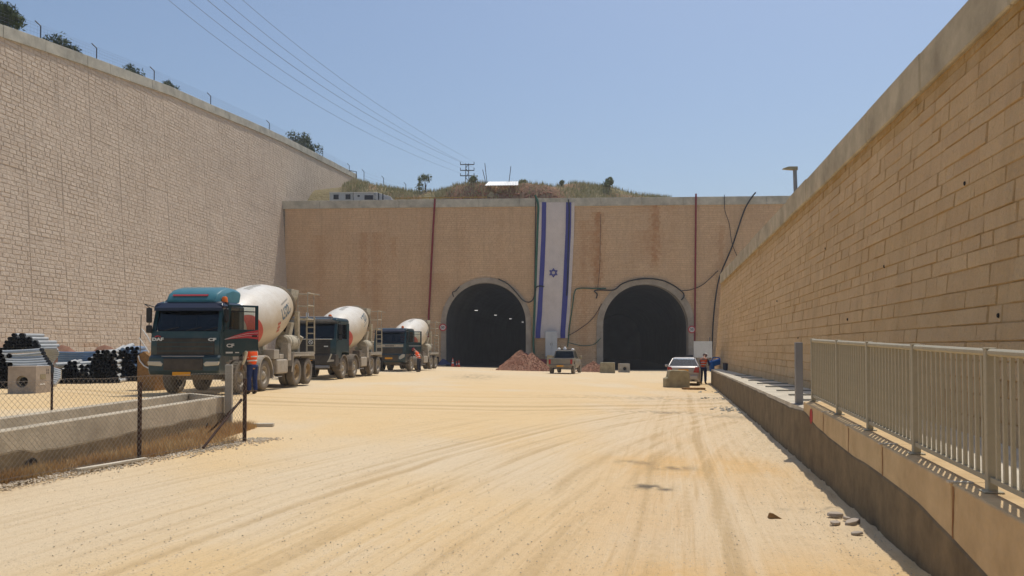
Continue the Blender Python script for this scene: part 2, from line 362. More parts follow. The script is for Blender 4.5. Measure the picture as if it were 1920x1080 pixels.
# ------------------------------------------------------------------ the yard: one sheet
def axis_pts(segs):
    out = [segs[0][0]]
    for a, b, st in segs:
        n = max(1, int(round((b-a)/st))); out += list(np.linspace(a, b, n+1)[1:])
    return np.array(out)
def make_ground():
    xs = axis_pts([(-300,-60,30),(-60,-40,2),(-40,-14,.5),(-14,-9,.12),(-9,7,.055),(7,12,.10),(12,40,1.2),(40,300,26)])
    ys = axis_pts([(-200,-20,20),(-20,3.5,.9),(3.5,16,.055),(16,30,.09),(30,60,.22),(60,100,.7),(100,200,3),(200,900,70)])
    X, Y = np.meshgrid(xs, ys); Z = zg(X, Y)
    n1 = lambda t, sd: fbm(t, np.full_like(t, 3.7), sd, 3)
    # tyre-track families, each a set of near-parallel curves
    wob = .35*fbm(X*.15, Y*.10, 40, 2)
    s1 = X-.205*Y+wob; m1 = np.exp(-((s1-.65)/1.6)**2)*(.35+.9*fbm(X*.9,Y*.16,46,3))*sstep(45, 22, Y)
    s2 = X-.16*Y-.0095*Y*Y+wob; m2 = .85*np.exp(-((s2+3.0)/4.4)**2)*(.25+1.0*fbm(X*.55,Y*.3,47,3))*sstep(34, 20, Y)
    s3 = Y-.22*X-.03*X*X-24+wob*3; m3 = np.exp(-(s3/4.5)**2)*sstep(14, 20, Y)
    s4 = np.hypot(X-16, Y-7)-17+wob; m4 = .45*np.exp(-(s4/2.2)**2)*sstep(5, 10, Y)*sstep(12, 4, X)
    s5 = Y+.35*X-44+wob*4; m5 = np.exp(-(s5/9)**2)*sstep(30, 36, Y)
    t1 = .35*n1(s1*5.5, 11)+.65*n1(s1*13+.3*fbm(X*.5,Y*.3,45,2), 16); t2 = .3*n1(s2*3.6, 12)+.7*n1(s2*10, 17); t3 = .4*n1(s3*1.7, 13)+.6*n1(s3*5, 18); t4 = .4*n1(s4*4.2, 14)+.6*n1(s4*11, 19); t5 = .5*n1(s5*.9, 15)+.5*n1(s5*3, 20)
    ribs = .5+.5*np.sin(Y*26)            # lug marks left in soft dust
    near = sstep(60, 25, Y)
    trk = (t1-.5)*m1*1.6+(t2-.5)*m2*1.5+(t3-.5)*m3*1.2+(t4-.5)*m4*1.3+(t5-.5)*m5*.9
    warm = np.clip(m1*(1.0+1.2*(t1-.3))+.35*m4*t4+.15*m2*t2+.35*(fbm(X*.16, Y*.1, 60, 3)-.4), 0, 1)*(1-.75*sstep(22, 45, Y))
    pale = np.clip(sstep(.52, .75, fbm(X*.22+4, Y*.13, 61, 4))+.7*np.exp(-((X-6)/3.4)**2-((Y-24)/7.5)**2)*fbm(X*.5, Y*.4, 66, 3)+sstep(22, 60, Y)*.55, 0, 1)
    edge = LOWX(Y)-X; side = np.exp(-(edge/1.0)**2)*(edge > -.4)
    rough = fbm(X*3.1, Y*3.1, 62, 4)
    lump = np.clip(fbm(X*5, Y*5, 63, 3)-.58, 0, 1)
    Z = Z+near*(trk*.026+(rough-.5)*.010)+near*side*lump*.16+(fbm(X*.35, Y*.35, 64, 3)-.5)*.03*near
    ditch = np.exp(-((X+.30*0+5.62-.06*(Y-9))/.35)**2)*sstep(5, 8, Y)*sstep(16, 13.5, Y)
    Z = Z-.05*ditch
    tun = ((Y > 92) & (X > -12) & (X < 26))
    H, Wd = X.shape; idx = np.arange(H*Wd).reshape(H, Wd)
    Q = np.stack([idx[:-1,:-1], idx[:-1,1:], idx[1:,1:], idx[1:,:-1]], -1).reshape(-1, 4)
    m = bpy.data.materials.new('packed sandy ground'); m.use_nodes = True; N = m.node_tree.nodes; L = m.node_tree.links
    b = N['Principled BSDF']; b.inputs['Roughness'].default_value = .95; b.inputs['Specular IOR Level'].default_value = .12
    tc = N.new('ShaderNodeTexCoord')
    def attr(n): a = N.new('ShaderNodeAttribute'); a.attribute_name = n; return a.outputs['Fac']
    def noise(sc, det=6, ro=.6):
        n = N.new('ShaderNodeTexNoise'); n.inputs['Scale'].default_value = sc; n.inputs['Detail'].default_value = det; n.inputs['Roughness'].default_value = ro
        L.new(tc.outputs['Object'], n.inputs['Vector']); return n.outputs[0]
    def rng(v, a, bb, c=0, d=1):
        k = N.new('ShaderNodeMapRange'); L.new(v, k.inputs[0]); k.inputs[1].default_value = a; k.inputs[2].default_value = bb; k.inputs[3].default_value = c; k.inputs[4].default_value = d; return k.outputs[0]
    def mix(f, a, bb, mode='MIX'):
        k = N.new('ShaderNodeMix'); k.data_type = 'RGBA'; k.blend_type = mode; L.new(f, k.inputs[0])
        for i, v in ((6, a), (7, bb)):
            if hasattr(v, 'links'): L.new(v, k.inputs[i])
            else: k.inputs[i].default_value = (*v, 1)
        return k.outputs[2]
    c = mix(attr('warm'), (.70,.51,.275), (.67,.40,.145))
    c = mix(rng(noise(.9, 8, .7), .35, .7, 0, .5), c, (.74,.565,.33))
    c = mix(attr('pale'), c, (.68,.565,.40))
    c = mix(rng(attr('trk'), -.03, -.24, 0, .6), c, (.46,.315,.155))
    c = mix(rng(attr('trk'), .06, .30, 0, .5), c, (.74,.61,.43))
    sx_ = N.new('ShaderNodeSeparateXYZ'); L.new(tc.outputs['Object'], sx_.inputs[0])
    hs = []
    for sn, mn, fq, ax_ in (('s1','m1',17,1),('s2','m2',13,1),('s3','m3',5,0)):
        cb = N.new('ShaderNodeCombineXYZ'); k1 = N.new('ShaderNodeMath'); k1.operation = 'MULTIPLY'; k1.inputs[1].default_value = fq; L.new(attr(sn), k1.inputs[0]); L.new(k1.outputs[0], cb.inputs[0])
        k2 = N.new('ShaderNodeMath'); k2.operation = 'MULTIPLY'; k2.inputs[1].default_value = .35; L.new(sx_.outputs[ax_], k2.inputs[0]); L.new(k2.outputs[0], cb.inputs[1])
        nn = N.new('ShaderNodeTexNoise'); nn.inputs['Scale'].default_value = 1.0; nn.inputs['Detail'].default_value = 5; nn.inputs['Roughness'].default_value = .7; L.new(cb.outputs[0], nn.inputs['Vector'])
        for lo, hi, cc, am in ((.52,.68,(.50,.33,.155),.42), (.44,.30,(.80,.66,.45),.36)):
            k3 = N.new('ShaderNodeMath'); k3.operation = 'MULTIPLY'; L.new(rng(nn.outputs[0], lo, hi, 0, am), k3.inputs[0]); L.new(attr(mn), k3.inputs[1]); c = mix(k3.outputs[0], c, cc)
        k4 = N.new('ShaderNodeMath'); k4.operation = 'MULTIPLY'; L.new(nn.outputs[0], k4.inputs[0]); L.new(attr(mn), k4.inputs[1]); hs.append(k4.outputs[0])
    c = mix(rng(noise(14, 8, .75), .52, .75, 0, .45), c, (.48,.36,.225))
    c = mix(rng(noise(60, 4, .7), .60, .72, 0, .45), c, (.24,.175,.11))
    c = mix(rng(noise(38, 3, .6), .66, .74, 0, .8), c, (.17,.13,.09))
    vo = N.new('ShaderNodeTexVoronoi'); vo.inputs['Scale'].default_value = 34; L.new(tc.outputs['Object'], vo.inputs['Vector'])
    vs_ = N.new('ShaderNodeSeparateColor'); L.new(vo.outputs['Color'], vs_.inputs[0])
    st_ = N.new('ShaderNodeMath'); st_.operation = 'MULTIPLY'; L.new(rng(vo.outputs['Distance'], .30, .16), st_.inputs[0]); L.new(rng(vs_.outputs[0], .72, .80), st_.inputs[1])
    sg = mix(vs_.outputs[1], (.66,.57,.44), (.33,.25,.17))
    c = mix(rng(st_.outputs[0], 0, 1, 0, .7), c, sg)
    c = mix(attr('dark'), c, (.10,.09,.075))
    L.new(c, b.inputs['Base Color'])
    ad = N.new('ShaderNodeMath'); ad.operation = 'ADD'; L.new(noise(22, 8, .75), ad.inputs[0])
    mu = N.new('ShaderNodeMath'); mu.operation = 'MULTIPLY'; mu.inputs[1].default_value = .35; L.new(noise(90, 5, .7), mu.inputs[0]); L.new(mu.outputs[0], ad.inputs[1])
    a0 = ad.outputs[0]
    for h_ in hs:
        q1 = N.new('ShaderNodeMath'); q1.operation = 'SUBTRACT'; L.new(a0, q1.inputs[0]); L.new(h_, q1.inputs[1]); a0 = q1.outputs[0]
    a3 = N.new('ShaderNodeMath'); a3.operation = 'ADD'; L.new(a0, a3.inputs[0]); mq = N.new('ShaderNodeMath'); mq.operation = 'MULTIPLY'; mq.inputs[1].default_value = .6; L.new(st_.outputs[0], mq.inputs[0]); L.new(mq.outputs[0], a3.inputs[1])
    bp = N.new('ShaderNodeBump'); bp.inputs['Strength'].default_value = .7; bp.inputs['Distance'].default_value = .022
    L.new(a3.outputs[0], bp.inputs['Height']); L.new(bp.outputs[0], b.inputs['Normal'])
    # scraps of old asphalt showing through
    def blob(px, py, rx, ry, sd):
        p = Vector(coef(px, py)); Yb = (1.65-.0)/(-p[1]+.0001); Yb = (1.65+.022*p[0]*Yb)/(-p[1]); Xb = p[0]*Yb
        d = np.exp(-((X-Xb)/rx)**2-((Y-Yb)/ry)**2)
        return d*sstep(.42, .62, fbm(X*9, Y*4, sd, 4))
    dark = 1.0*blob(1212,912,.22,.16,70)+.9*blob(1248,918,.10,.08,71)+.6*blob(1265,878,.28,.22,72)+.5*blob(1190,868,.3,.2,73)
    dark = dark+.5*blob(1245,773,1.0,.5,74)+.4*blob(1365,780,.7,.5,75)+.5*blob(890,702,1.3,4.5,76)+.35*blob(1240,745,4,1.2,77)+.6*blob(1530,955,.35,.07,78)
    npmesh('ground', np.stack([X, Y, Z], -1).reshape(-1, 3), Q, m, dict(trk=(trk*near).ravel(), warm=warm.ravel(), pale=(pale*.7).ravel(), s1=s1.ravel(), s2=s2.ravel(), m1=np.clip(m1*1.3*near,0,1).ravel(), m2=np.clip(m2*1.3*near,0,1).ravel(), m3=np.clip(m3*near,0,1).ravel(), s3=s3.ravel(), dark=np.clip(dark, 0, .85).ravel()), smooth=True)
    o = bpy.data.objects['ground']; struct(o, 'packed sandy yard scored with tyre tracks')
make_ground()

# ------------------------------------------------------------------ block walls
def ashlar(name, O, U, V, N, u0, u1, rows, wrange, top, matn, parent, hole=None, mort=.02, bev=.02, dep=.03, jit=.02, panel=None, stainf=None, seed=1):
    rg = np.random.default_rng(seed); O, U, V, N = map(lambda a: np.array(a, float), (O, U, V, N))
    vs = []; qs = []; tone = []; mo = []; st = []; base = 0
    qf = np.array([(0,1,5,4),(1,2,6,5),(2,3,7,6),(3,0,4,7),(4,5,9,8),(5,6,10,9),(6,7,11,10),(7,4,8,11),(8,9,10,11)])
    for ri in range(len(rows)-1):
        va, vb = rows[ri], rows[ri+1]; u = u0; 
        while u < u1:
            wd = rg.uniform(*wrange)
            if panel:
                pe = (math.floor((u-u0)/panel+1e-4)+1)*panel+u0
                if u+wd > pe-wrange[0]*.6: wd = pe-u
            ub = min(u+wd, u1+.01); ua = u; u = ub
            if ub-ua < .02: continue
            t = min(top(ua), top(ub))
            if va > t-.06: continue
            if hole and hole(ua, ub, va, vb): continue
            pj = 0
            if panel:
                pi = int((ua-u0)/panel+1e-4); pr = ri//7; pj = (math.sin(pi*12.9898+pr*78.233)*43758.5453) % 1*.03
            d = dep+rg.uniform(-jit, jit)+pj
            tl = rg.uniform(-.5, .5, 2)*jit
            rr = [(0, 0, pj*.6), (mort, mort, pj*.6+.0), (mort+bev, mort+bev, d)]
            xl = .028 if panel and abs((ua-u0)/panel-round((ua-u0)/panel)) < 1e-3 else 0; xv = .022 if panel and ri % 7 == 0 and math.sin(ri*7.1+math.floor((ua-u0)/panel+1e-4)*3.3) > -.1 else 0
            for (iu, iv, h) in rr:
                el_ = xl if iu > 0 else 0; ev_ = xv if iu > 0 else 0
                for (a, b, sx, sy) in ((ua+iu+el_, va+iv+ev_, -1, -1), (ub-iu, va+iv+ev_, 1, -1), (ub-iu, vb-iv, 1, 1), (ua+iu+el_, vb-iv, -1, 1)):
                    b2 = min(b, top(a)-.03); hh = h+(tl[0]*sx+tl[1]*sy if h == d else 0)
                    vs.append(O+U*a+V*b2+N*hh)
                    mo.append(1.0 if h != d else 0.0)
            tn = rg.random(); tone += [tn]*12
            s = stainf((ua+ub)/2, (va+vb)/2) if stainf else 0; st += [s]*12
            qs.append(qf+base); base += 12
    return npmesh(name, np.array(vs), np.concatenate(qs), matn, dict(tone=tone, mort=mo, stain=st), parent)
def rowlist(a, b, hs, rg):
    r = [a]
    while r[-1] < b: r.append(r[-1]+rg.choice(hs))
    return r
def coping(name, pts, wid, h, nrm, parent, matn='conc2', step=3.0, over=.2, extra=0):
    """pts: top outer edge line of the wall, one slab after another with open joints"""
    mb = MB(); P = [Vector(p) for p in pts]; nrm = Vector(nrm)
    for i in range(len(P)-1):
        L_ = (P[i+1]-P[i]).length; n = max(1, round(L_/step))
        for k in range(n):
            a = P[i].lerp(P[i+1], k/n); b = P[i].lerp(P[i+1], (k+1)/n); t = (b-a).normalized()*.012
            a = a+t; b = b-t; j = random.uniform(-.012, .012)
            o1 = nrm*(over+j); o2 = -nrm*(wid-over); dn = Vector((0,0,-h)); up = Vector((0,0,j*.8))
            mb.quadbox([a+o1+dn, b+o1+dn, b+o2+dn, a+o2+dn, a+o1+up, b+o1+up, b+o2+up, a+o2+up])
    return mb.build(name, matn, parent, bevel=.02, seg=1)

# --- left retaining wall
rw = thing('retaining_wall', 'tall pale split-stone retaining wall rising behind the mixer trucks and pipe stacks', 'retaining wall')
lt = [(-230,-30),(-100,10),(0,47),(80,75),(159,104),(240,134),(318,163),(390,195),(459,224),(530,256),(600,292),(667,327)]
LP = []
for (x, y) in lt:
    a, c = coef(x, y); Y = (-38.0-.06*ZC)/(a-.1+.06*c); LP.append(at(x, y, Y))
LPt = [(p.y, p.z) for p in LP]
def ltop(Y): return float(np.interp(Y, [p[0] for p in LPt], [p[1] for p in LPt]))
un = math.sqrt(1.01); rg = np.random.default_rng(3)
rowsL = [-1.4+.31*i for i in range(120)]
Y0L, Y1L = LP[0].y, LP[-1].y
ashlar('block_facing', (-38.0+.1*0, 0, 0), (.1, 1, 0), (-.06, 0, 1), (1, -.1, .06), Y0L, Y1L, rowsL, (.35, .95), lambda u: ltop(u)-.5, 'stoneL', rw, stainf=lambda u, v: (.75 if (48 < u < 62 and abs(v-(1.0+.35*math.sin(u*.4)))<.16 or 50 < u < 60 and abs(v-2.0) < .16) else 0)*(.5+.5*math.sin(u*1.3)), mort=.006, bev=.035, dep=.026, jit=.012, panel=3.6, seed=5)
coping('coping', LP, .9, .85, (1, -.1, 0), rw, step=3.6, over=.26)
mb = MB()
for i in range(len(LP)-1):
    a, b = LP[i], LP[i+1]
    mb.quadbox([Vector((LW(0,a.y)-.02,a.y,-2)), Vector((LW(0,b.y)-.02,b.y,-2)), Vector((LW(0,b.y)-3,b.y,-2)), Vector((LW(0,a.y)-3,a.y,-2)), Vector((a.x-.02,a.y,a.z-.6)), Vector((b.x-.02,b.y,b.z-.6)), Vector((b.x-1.4,b.y,b.z-.6)), Vector((a.x-1.4,a.y,a.z-.6))])
mb.build('wall_core', 'concd', rw)
mb = MB()     # ground behind its top
for i in range(len(LP)-1):
    a, b = LP[i], LP[i+1]; dn = Vector((0,0,-.45))
    A = a+dn+Vector((-.7,0,0)); B = b+dn+Vector((-.7,0,0)); mb.add([A, B, B+Vector((-60,0,-3)), A+Vector((-60,0,-3))], [(0,1,2,3)])
mb.build('hillside_left', 'dirtm'); struct(bpy.data.objects['hillside_left'], 'earth slope above the left retaining wall')

# --- headwall with two tunnel mouths
CL = hw(911, 605); RL = 5.02; CR = hw(1210, 612); RR = 5.25
TOPL = hw(547, 377).z; TOPR = hw(1478, 367.5).z
hl = thing('headwall', 'wide brown stone portal wall pierced by two tunnel mouths', 'wall')
U = Vector((1, -.05, 0)); 
def htop(u): return TOPL+(TOPR-TOPL)*(u+28.3)/62
def hhole(ua, ub, va, vb):
    for c, r in ((CL, RL+.06), (CR, RR+.06)):
        nx = min(max(c.x, ua), ub); nz = min(max(c.z, va), vb)
        if math.hypot(nx-c.x, nz-c.z) < r: return True
        if ub > c.x-r and ua < c.x+r and va < c.z: return True
    return False
STN = [(1121,405,545,8,.95),(1116,440,520,16,.6),(1228,372,505,9,.95),(1220,440,490,26,.5),(1210,375,395,14,.7),(1260,372,400,12,.5),(705,445,600,10,.45),(682,445,560,8,.5),(738,450,500,5,.5),(820,520,560,20,.3),(1095,420,690,10,.5),(600,450,600,14,.35),(1352,430,640,6,.5)]
def hstain(u, v):
    p = Vector((u, HWY(u), v)); Yc = p.y; x = 960+F*u/(Yc*math.cos(PITCH)+(v-ZC)*math.sin(PITCH)); y = CY-F*((v-ZC)*math.cos(PITCH)-Yc*math.sin(PITCH))/(Yc*math.cos(PITCH)+(v-ZC)*math.sin(PITCH))
    s = 0
    for (sx, ya, yb, w_, k) in STN:
        if ya-8 < y < yb+8: s = max(s, k*math.exp(-((x-sx)/w_)**2)*min(1, (yb+8-y)/30))
    return min(1, s+max(0, .12*math.sin(u*.7)*math.sin(u*1.9+1)))
ashlar('block_facing', (0, 97.0, 0), U, (0, 0, 1), (-.05, -1, 0), -29.0, 62, rowlist(-1.6, 21, [.24,.26,.30], rg), (.35, .75), lambda u: htop(u)-.6, 'stoneH', hl, hole=hhole, mort=.015, bev=.02, dep=.03, jit=.015, stainf=hstain, seed=8)
coping('coping', [(-29.6, HWY(-29.6), htop(-29.6)), (62, HWY(62), htop(62))], 1.0, 1.02, (-.05, -1, 0), hl, step=5.0, over=.18)
# core behind the facing (columns between the openings, spandrels follow the arch)
mb = MB()
def core(ua, ub, z0, z1): mb.quadbox([Vector((u, HWY(u)+dy, z)) for z in (z0, z1) for (u, dy) in ((ua,.02),(ub,.02),(ub,1.2),(ua,1.2))])
core(-29.5, CL.x-RL-.4, -2, htop(0)-.6); core(CL.x+RL+.4, CR.x-RR-.4, -2, htop(0)-.6); core(CR.x+RR+.4, 62, -2, htop(0)-.6)
for c, r in ((CL, RL), (CR, RR)):
    n = 16
    for k in range(n):
        ua = c.x-r-.4+(2*r+.8)*k/n; ub = c.x-r-.4+(2*r+.8)*(k+1)/n
        hz = lambda u: c.z+math.sqrt(max(0, (r+.12)**2-(u-c.x)**2))
        za, zb = hz(ua), hz(ub); T = htop(0)-.6
        mb.quadbox([Vector((ua,HWY(ua)+.02,za)),Vector((ub,HWY(ub)+.02,zb)),Vector((ub,HWY(ub)+1.2,zb)),Vector((ua,HWY(ua)+1.2,za)),Vector((ua,HWY(ua)+.02,T)),Vector((ub,HWY(ub)+.02,T)),Vector((ub,HWY(ub)+1.2,T)),Vector((ua,HWY(ua)+1.2,T))])
mb.build('wall_core', 'concd', hl)
# portal rings
def archpts(r, rin_bottom, n=36):
    P = [(-r, rin_bottom)]; 
    P += [(-r*math.cos(math.pi*k/n), r*math.sin(math.pi*k/n)) for k in range(n+1)]
    P += [(r, rin_bottom)]; return P
def portal(c, r, wd, name, mt, blocks):
    mb = MB(); zb = -1.5-c.z; A = archpts(r, zb); B = archpts(r+wd, zb); n = len(A)
    def P(u, v, off): return Vector((c.x+u, HWY(c.x+u)-off, c.z+v))
    for i in range(n-1):
        jj = .05 if blocks and i % 2 else 0.0
        mb.quadbox([P(*A[i], -1.0), P(*A[i+1], -1.0), P(*A[i+1], .20+jj), P(*A[i], .20+jj), P(*B[i], -1.0), P(*B[i+1], -1.0), P(*B[i+1], .20+jj), P(*B[i], .20+jj)])
    return mb.build(name, mt, hl)
portal(CL, RL, .62, 'portal_ring', 'ringc', False); portal(CR, RR, .80, 'portal_ring', 'ringc', True)
# tunnel tubes
def tube_tunnel(c, r, k, label):
    mb = MB(); A = archpts(r, -1.45-c.z, 28); secs = []
    for i, d in enumerate([0.3, 4, 12, 30, 60, 90]):
        y0 = HWY(c.x)+d; cx = c.x+k*d; sc = 1.0
        secs.append([Vector((cx+u*sc, y0-.05*u*(1 if i == 0 else 0), c.z+v-.0)) for (u, v) in A])
    mb.loft(secs, close=False, caps=False)
    n = len(A); mb.add(secs[-1], [tuple(range(n))])
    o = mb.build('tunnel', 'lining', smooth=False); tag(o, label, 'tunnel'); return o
tube_tunnel(CL, RL+.02, .13, 'dark road tunnel behind the left-hand mouth beside the gravel heap')
tube_tunnel(CR, RR+.02, .10, 'dark road tunnel behind the right-hand mouth near the silver car')
mb = MB()  # dirt floor inside both tunnels, coloured dark to stand for shade
for c, r, k in ((CL, RL, .13), (CR, RR, .10)):
    Yh = HWY(c.x)
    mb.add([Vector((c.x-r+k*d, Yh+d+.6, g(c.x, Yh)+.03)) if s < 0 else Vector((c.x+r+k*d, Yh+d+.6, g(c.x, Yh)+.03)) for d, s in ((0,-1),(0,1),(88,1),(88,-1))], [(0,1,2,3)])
mb.build('road', 'lining'); struct(bpy.data.objects['road'], 'dirt roadway inside the tunnels, painted dark for shade')
names = ['nearest', 'second', 'third', 'farthest']
for i, (x, y, Y) in enumerate(((893,581,108),(929,590,124),(957,597,140),(980,603,157))):
    p = at(x, y, Y); t = thing('tunnel_lamp', f'{names[i]} of the small white lamps glowing in the left tunnel', 'lamp', p, 0, 'lamps inside the left tunnel')
    MB().box((0,0,0), (.55,.3,.12)).build('housing', 'black', t); MB().box((0,-.02,-.08), (.42,.2,.04)).build('diffuser', 'lampglow', t)

# --- right retaining wall
rr_ = thing('retaining_wall', 'tan split-stone retaining wall in shade running along the right side above the railing', 'retaining wall')
YE = 46.0
ashlar('block_facing', (3.60, 0, 0), (.183, 1, 0), (.085, 0, 1), (-1, .183, .085), -3, YE, rowlist(-.6, 6.2, [.18,.2,.2,.22,.26], np.random.default_rng(4)), (.22, .95), lambda u: 5.62, 'stoneR', rr_, mort=.003, bev=.010, dep=.014, jit=.010, seed=6,
       stainf=lambda u, v: float(np.clip(1.25-(5.5-v)/.40, 0, 1)*1.0+.18*max(0, math.sin(v*5+u*.3))))
coping('coping', [(RWX(Y,6.05), Y, 6.05) for Y in (-3, YE)], .55, .58, (-1, .183, 0), rr_, 'coptan', step=3.0, over=.12)
mb = MB(); mb.quadbox([Vector((RWX(-3,0)+.02,-3,-1)),Vector((RWX(YE,0)+.02,YE,-1)),Vector((RWX(YE,0)+1.2,YE,-1)),Vector((RWX(-3,0)+1.2,-3,-1)),Vector((RWX(-3,5.5)+.02,-3,5.5)),Vector((RWX(YE,5.5)+.02,YE,5.5)),Vector((RWX(YE,5.5)+1.2,YE,5.5)),Vector((RWX(-3,5.5)+1.2,-3,5.5))])
mb.build('wall_core', 'concd', rr_)
mb = MB(); mb.quadbox([Vector((RWX(-3)+1,-3,-1)),Vector((RWX(YE)+1,YE-.1,-1)),Vector((70,YE-.1,-1)),Vector((70,-3,-1)),Vector((RWX(-3,5.6)+.1,-3,5.6)),Vector((RWX(YE,5.6)+.1,YE-.1,5.6)),Vector((70,YE-.1,5.6)),Vector((70,-3,5.6))])
mb.build('hillside_right', 'dirtm'); struct(bpy.data.objects['hillside_right'], 'earth bank behind the right retaining wall')

for i, (Y_, z_) in enumerate(((6.2,2.9),(8.4,2.0),(9.6,3.7),(11.5,1.6),(12.8,3.0),(15,2.2),(17.5,3.9),(20,1.9),(24,3.1),(29,2.3),(35,3.4))):
    mb = MB(); mb.lathe([(-.004,.001),(-.004,.018),(.01,.022)], 9, Matrix.Translation((RWX(Y_, z_)-.028, Y_, z_))@Matrix.Rotation(R(12),4,'Z')@Matrix.Diagonal((1,.7,1.3,1))); mb.build('weep_hole', 'black', rr_)
    m2 = MB(); h = random.uniform(.25,.6); m2.add([Vector((RWX(Y_-.03, z_)-.034, Y_-.03, z_)), Vector((RWX(Y_+.03, z_)-.034, Y_+.03, z_)), Vector((RWX(Y_+.01, z_-h)-.034, Y_+.01, z_-h)), Vector((RWX(Y_-.01, z_-h)-.034, Y_-.01, z_-h))], [(0,1,2,3)])

# --- low wall, ledge and railing on the right
def ltz(Y): return .69+.021*(Y-4.07) if Y < 11.6 else .745-.0083*(Y-11.6)
lw = thing('low_wall', 'knee-high concrete wall and ledge at the foot of the right retaining wall', 'low wall')
Ys = [-3, 1.8, 3.6, 5.38, 7.2, 8.6, 10.05, 11.6]
for i in range(len(Ys)-1):
    a, b = Ys[i]+.006, Ys[i+1]-.006; mb = MB()
    mb.quadbox([Vector((LOWX(a)+d, a, -.6)) if True else None for d in ()] or [Vector((LOWX(a),a,-.6)),Vector((LOWX(b),b,-.6)),Vector((LOWX(b)+.34,b,-.6)),Vector((LOWX(a)+.34,a,-.6)),Vector((LOWX(a),a,ltz(a))),Vector((LOWX(b),b,ltz(b))),Vector((LOWX(b)+.34,b,ltz(b))),Vector((LOWX(a)+.34,a,ltz(a)))])
    mb.build('wall_segment', 'lowc', lw, bevel=.015, seg=2)
    # rust run at the joint
    m2 = MB(); zt = ltz(b)-.02; yy = b-.03; L_ = random.uniform(.30, .5)
    if b < 11:
        pts = [(yy+random.uniform(-.012,.012)-(.018*(1-k/7)), zt-L_*k/7) for k in range(8)]; pts2 = [(p[0]+.022+.02*(1-k/7)*random.random(), p[1]) for k, p in enumerate(pts)]
        for k in range(7):
            q = [pts[k], pts2[k], pts2[k+1], pts[k+1]]
            m2.add([Vector((LOWX(y_)-.003, y_, z_)) for y_, z_ in q], [(0,1,2,3)])
        m2.build('rust_run', 'ruststain', lw)
        MB().box((LOWX(b)+.06, b, ltz(b)+.003), (.16,.05,.012), (0,0,-.2)).build('mortar_patch', 'concw', lw)
mb = MB()
for a, b in zip(np.linspace(11.6, 42, 18)[:-1], np.linspace(11.6, 42, 18)[1:]):
    mb.quadbox([Vector((LOWX(a),a,-.8)),Vector((LOWX(b),b,-.8)),Vector((RWX(b,.6)+.1,b,-.8)),Vector((RWX(a,.6)+.1,a,-.8)),Vector((LOWX(a),a,ltz(a))),Vector((LOWX(b),b,ltz(b))),Vector((RWX(b,.6)+.1,b,ltz(b))),Vector((RWX(a,.6)+.1,a,ltz(a)))])
mb.build('ledge', 'concw', lw)
mb = MB(); a, b = -3, 11.59
mb.quadbox([Vector((LOWX(a)+.345,a,-.8)),Vector((LOWX(b)+.345,b,-.8)),Vector((RWX(b,.6)+.1,b,-.8)),Vector((RWX(a,.6)+.1,a,-.8)),Vector((LOWX(a)+.345,a,.50)),Vector((LOWX(b)+.345,b,.69)),Vector((RWX(b,.6)+.1,b,.69)),Vector((RWX(a,.6)+.1,a,.50))])
mb.build('ledge', 'concw', lw)
# bitumen band on the lower face, wavy upper edge, thin real coat
mb = MB(); yy = list(np.arange(-3, 42, .16)); 
def tarz(Y): 
    base = np.interp(Y, [-3, 3, 4.73, 5.5, 6.1, 7.4, 8.6, 9.6, 10.5, 11.0, 11.5, 12.5, 15, 20, 30, 42], [.0,.08,.25,.37,.44,.485,.50,.53,.58,.66,.71,.67,.655,.62,.53,.41])
    return base+.035*(vnoise(np.array([Y*2.3]), np.array([.5]), 5)[0]-.5)
A = []
for Y in yy:
    t_ = .012; A.append([Vector((LOWX(Y)-t_, Y, -.8)), Vector((LOWX(Y)-t_, Y, tarz(Y)-.02)), Vector((LOWX(Y)-.001, Y, tarz(Y)))])
mb.loft(A, close=False, caps=False); mb.build('bitumen_coat', 'tar', lw)
# kerb debris strips on the ledge: little shadow-casting steel stubs
for i, Y in enumerate((13.5,15.2,17,19,21,23.5,26,29)):
    mb = MB(); mb.box((0,0,.015), (1.0,.06,.03)).build('form_batten', 'conc', lw, loc=(LOWX(Y)+.8, Y, ltz(Y)), rot=(0,0,random.uniform(-.1,.1)))
mb = MB(); p = (LOWX(10.6)-.014, 10.75, .62)
mb.lathe([(0,.001),(0,.05),(.004,.05)], 10, Matrix.Translation((LOWX(10.85)-.013, 10.85, .69))@Matrix.Scale(2.2,4,(0,0,1))@Matrix.Rotation(math.pi,4,'Z')); mb.build('red_paint_mark', 'signred', lw)

rl = thing('railing', 'grey-green metal safety railing with vertical bars on the low wall', 'railing')
PY = [1.9, 3.48, 5.05, 6.62, 8.2, 9.75, 11.55]
RX = lambda Y: LOWX(Y)+.145
for Y in PY:
    z = ltz(Y); mb = MB(); mb.box((0,0,.465), (.062,.05,.93)); mb.box((0,0,.006), (.12,.11,.012)); mb.box((0,0,.935), (.068,.056,.012))
    mb.build('post', 'rail', rl, loc=(RX(Y), Y, z), rot=(0,0,-.209), bevel=.004, seg=1)
mb = MB(); mb.tube([(RX(Y), Y, ltz(Y)+.91) for Y in (PY[0], PY[-1])], .026, 8); mb.build('top_rail', 'rail', rl)
mb = MB(); mb.tube([(RX(Y), Y, ltz(Y)+.085) for Y in (PY[0], PY[-1])], .024, 4); mb.build('bottom_rail', 'rail', rl)
proto = None; k = 0
for i in range(len(PY)-1):
    n = 14
    for j in range(1, n):
        Y = PY[i]+(PY[i+1]-PY[i])*j/n
        if proto is None:
            mb = MB(); mb.box((0,0,.40), (.022,.026,.81)); proto = mb.build('bar', 'rail', rl); o = proto
        else: o = proto.copy(); COL.objects.link(o)
        o.location = (RX(Y), Y, ltz(Y)+.09); o.rotation_euler = (0,0,-.209)
p = at(1500, 745, 12.1)
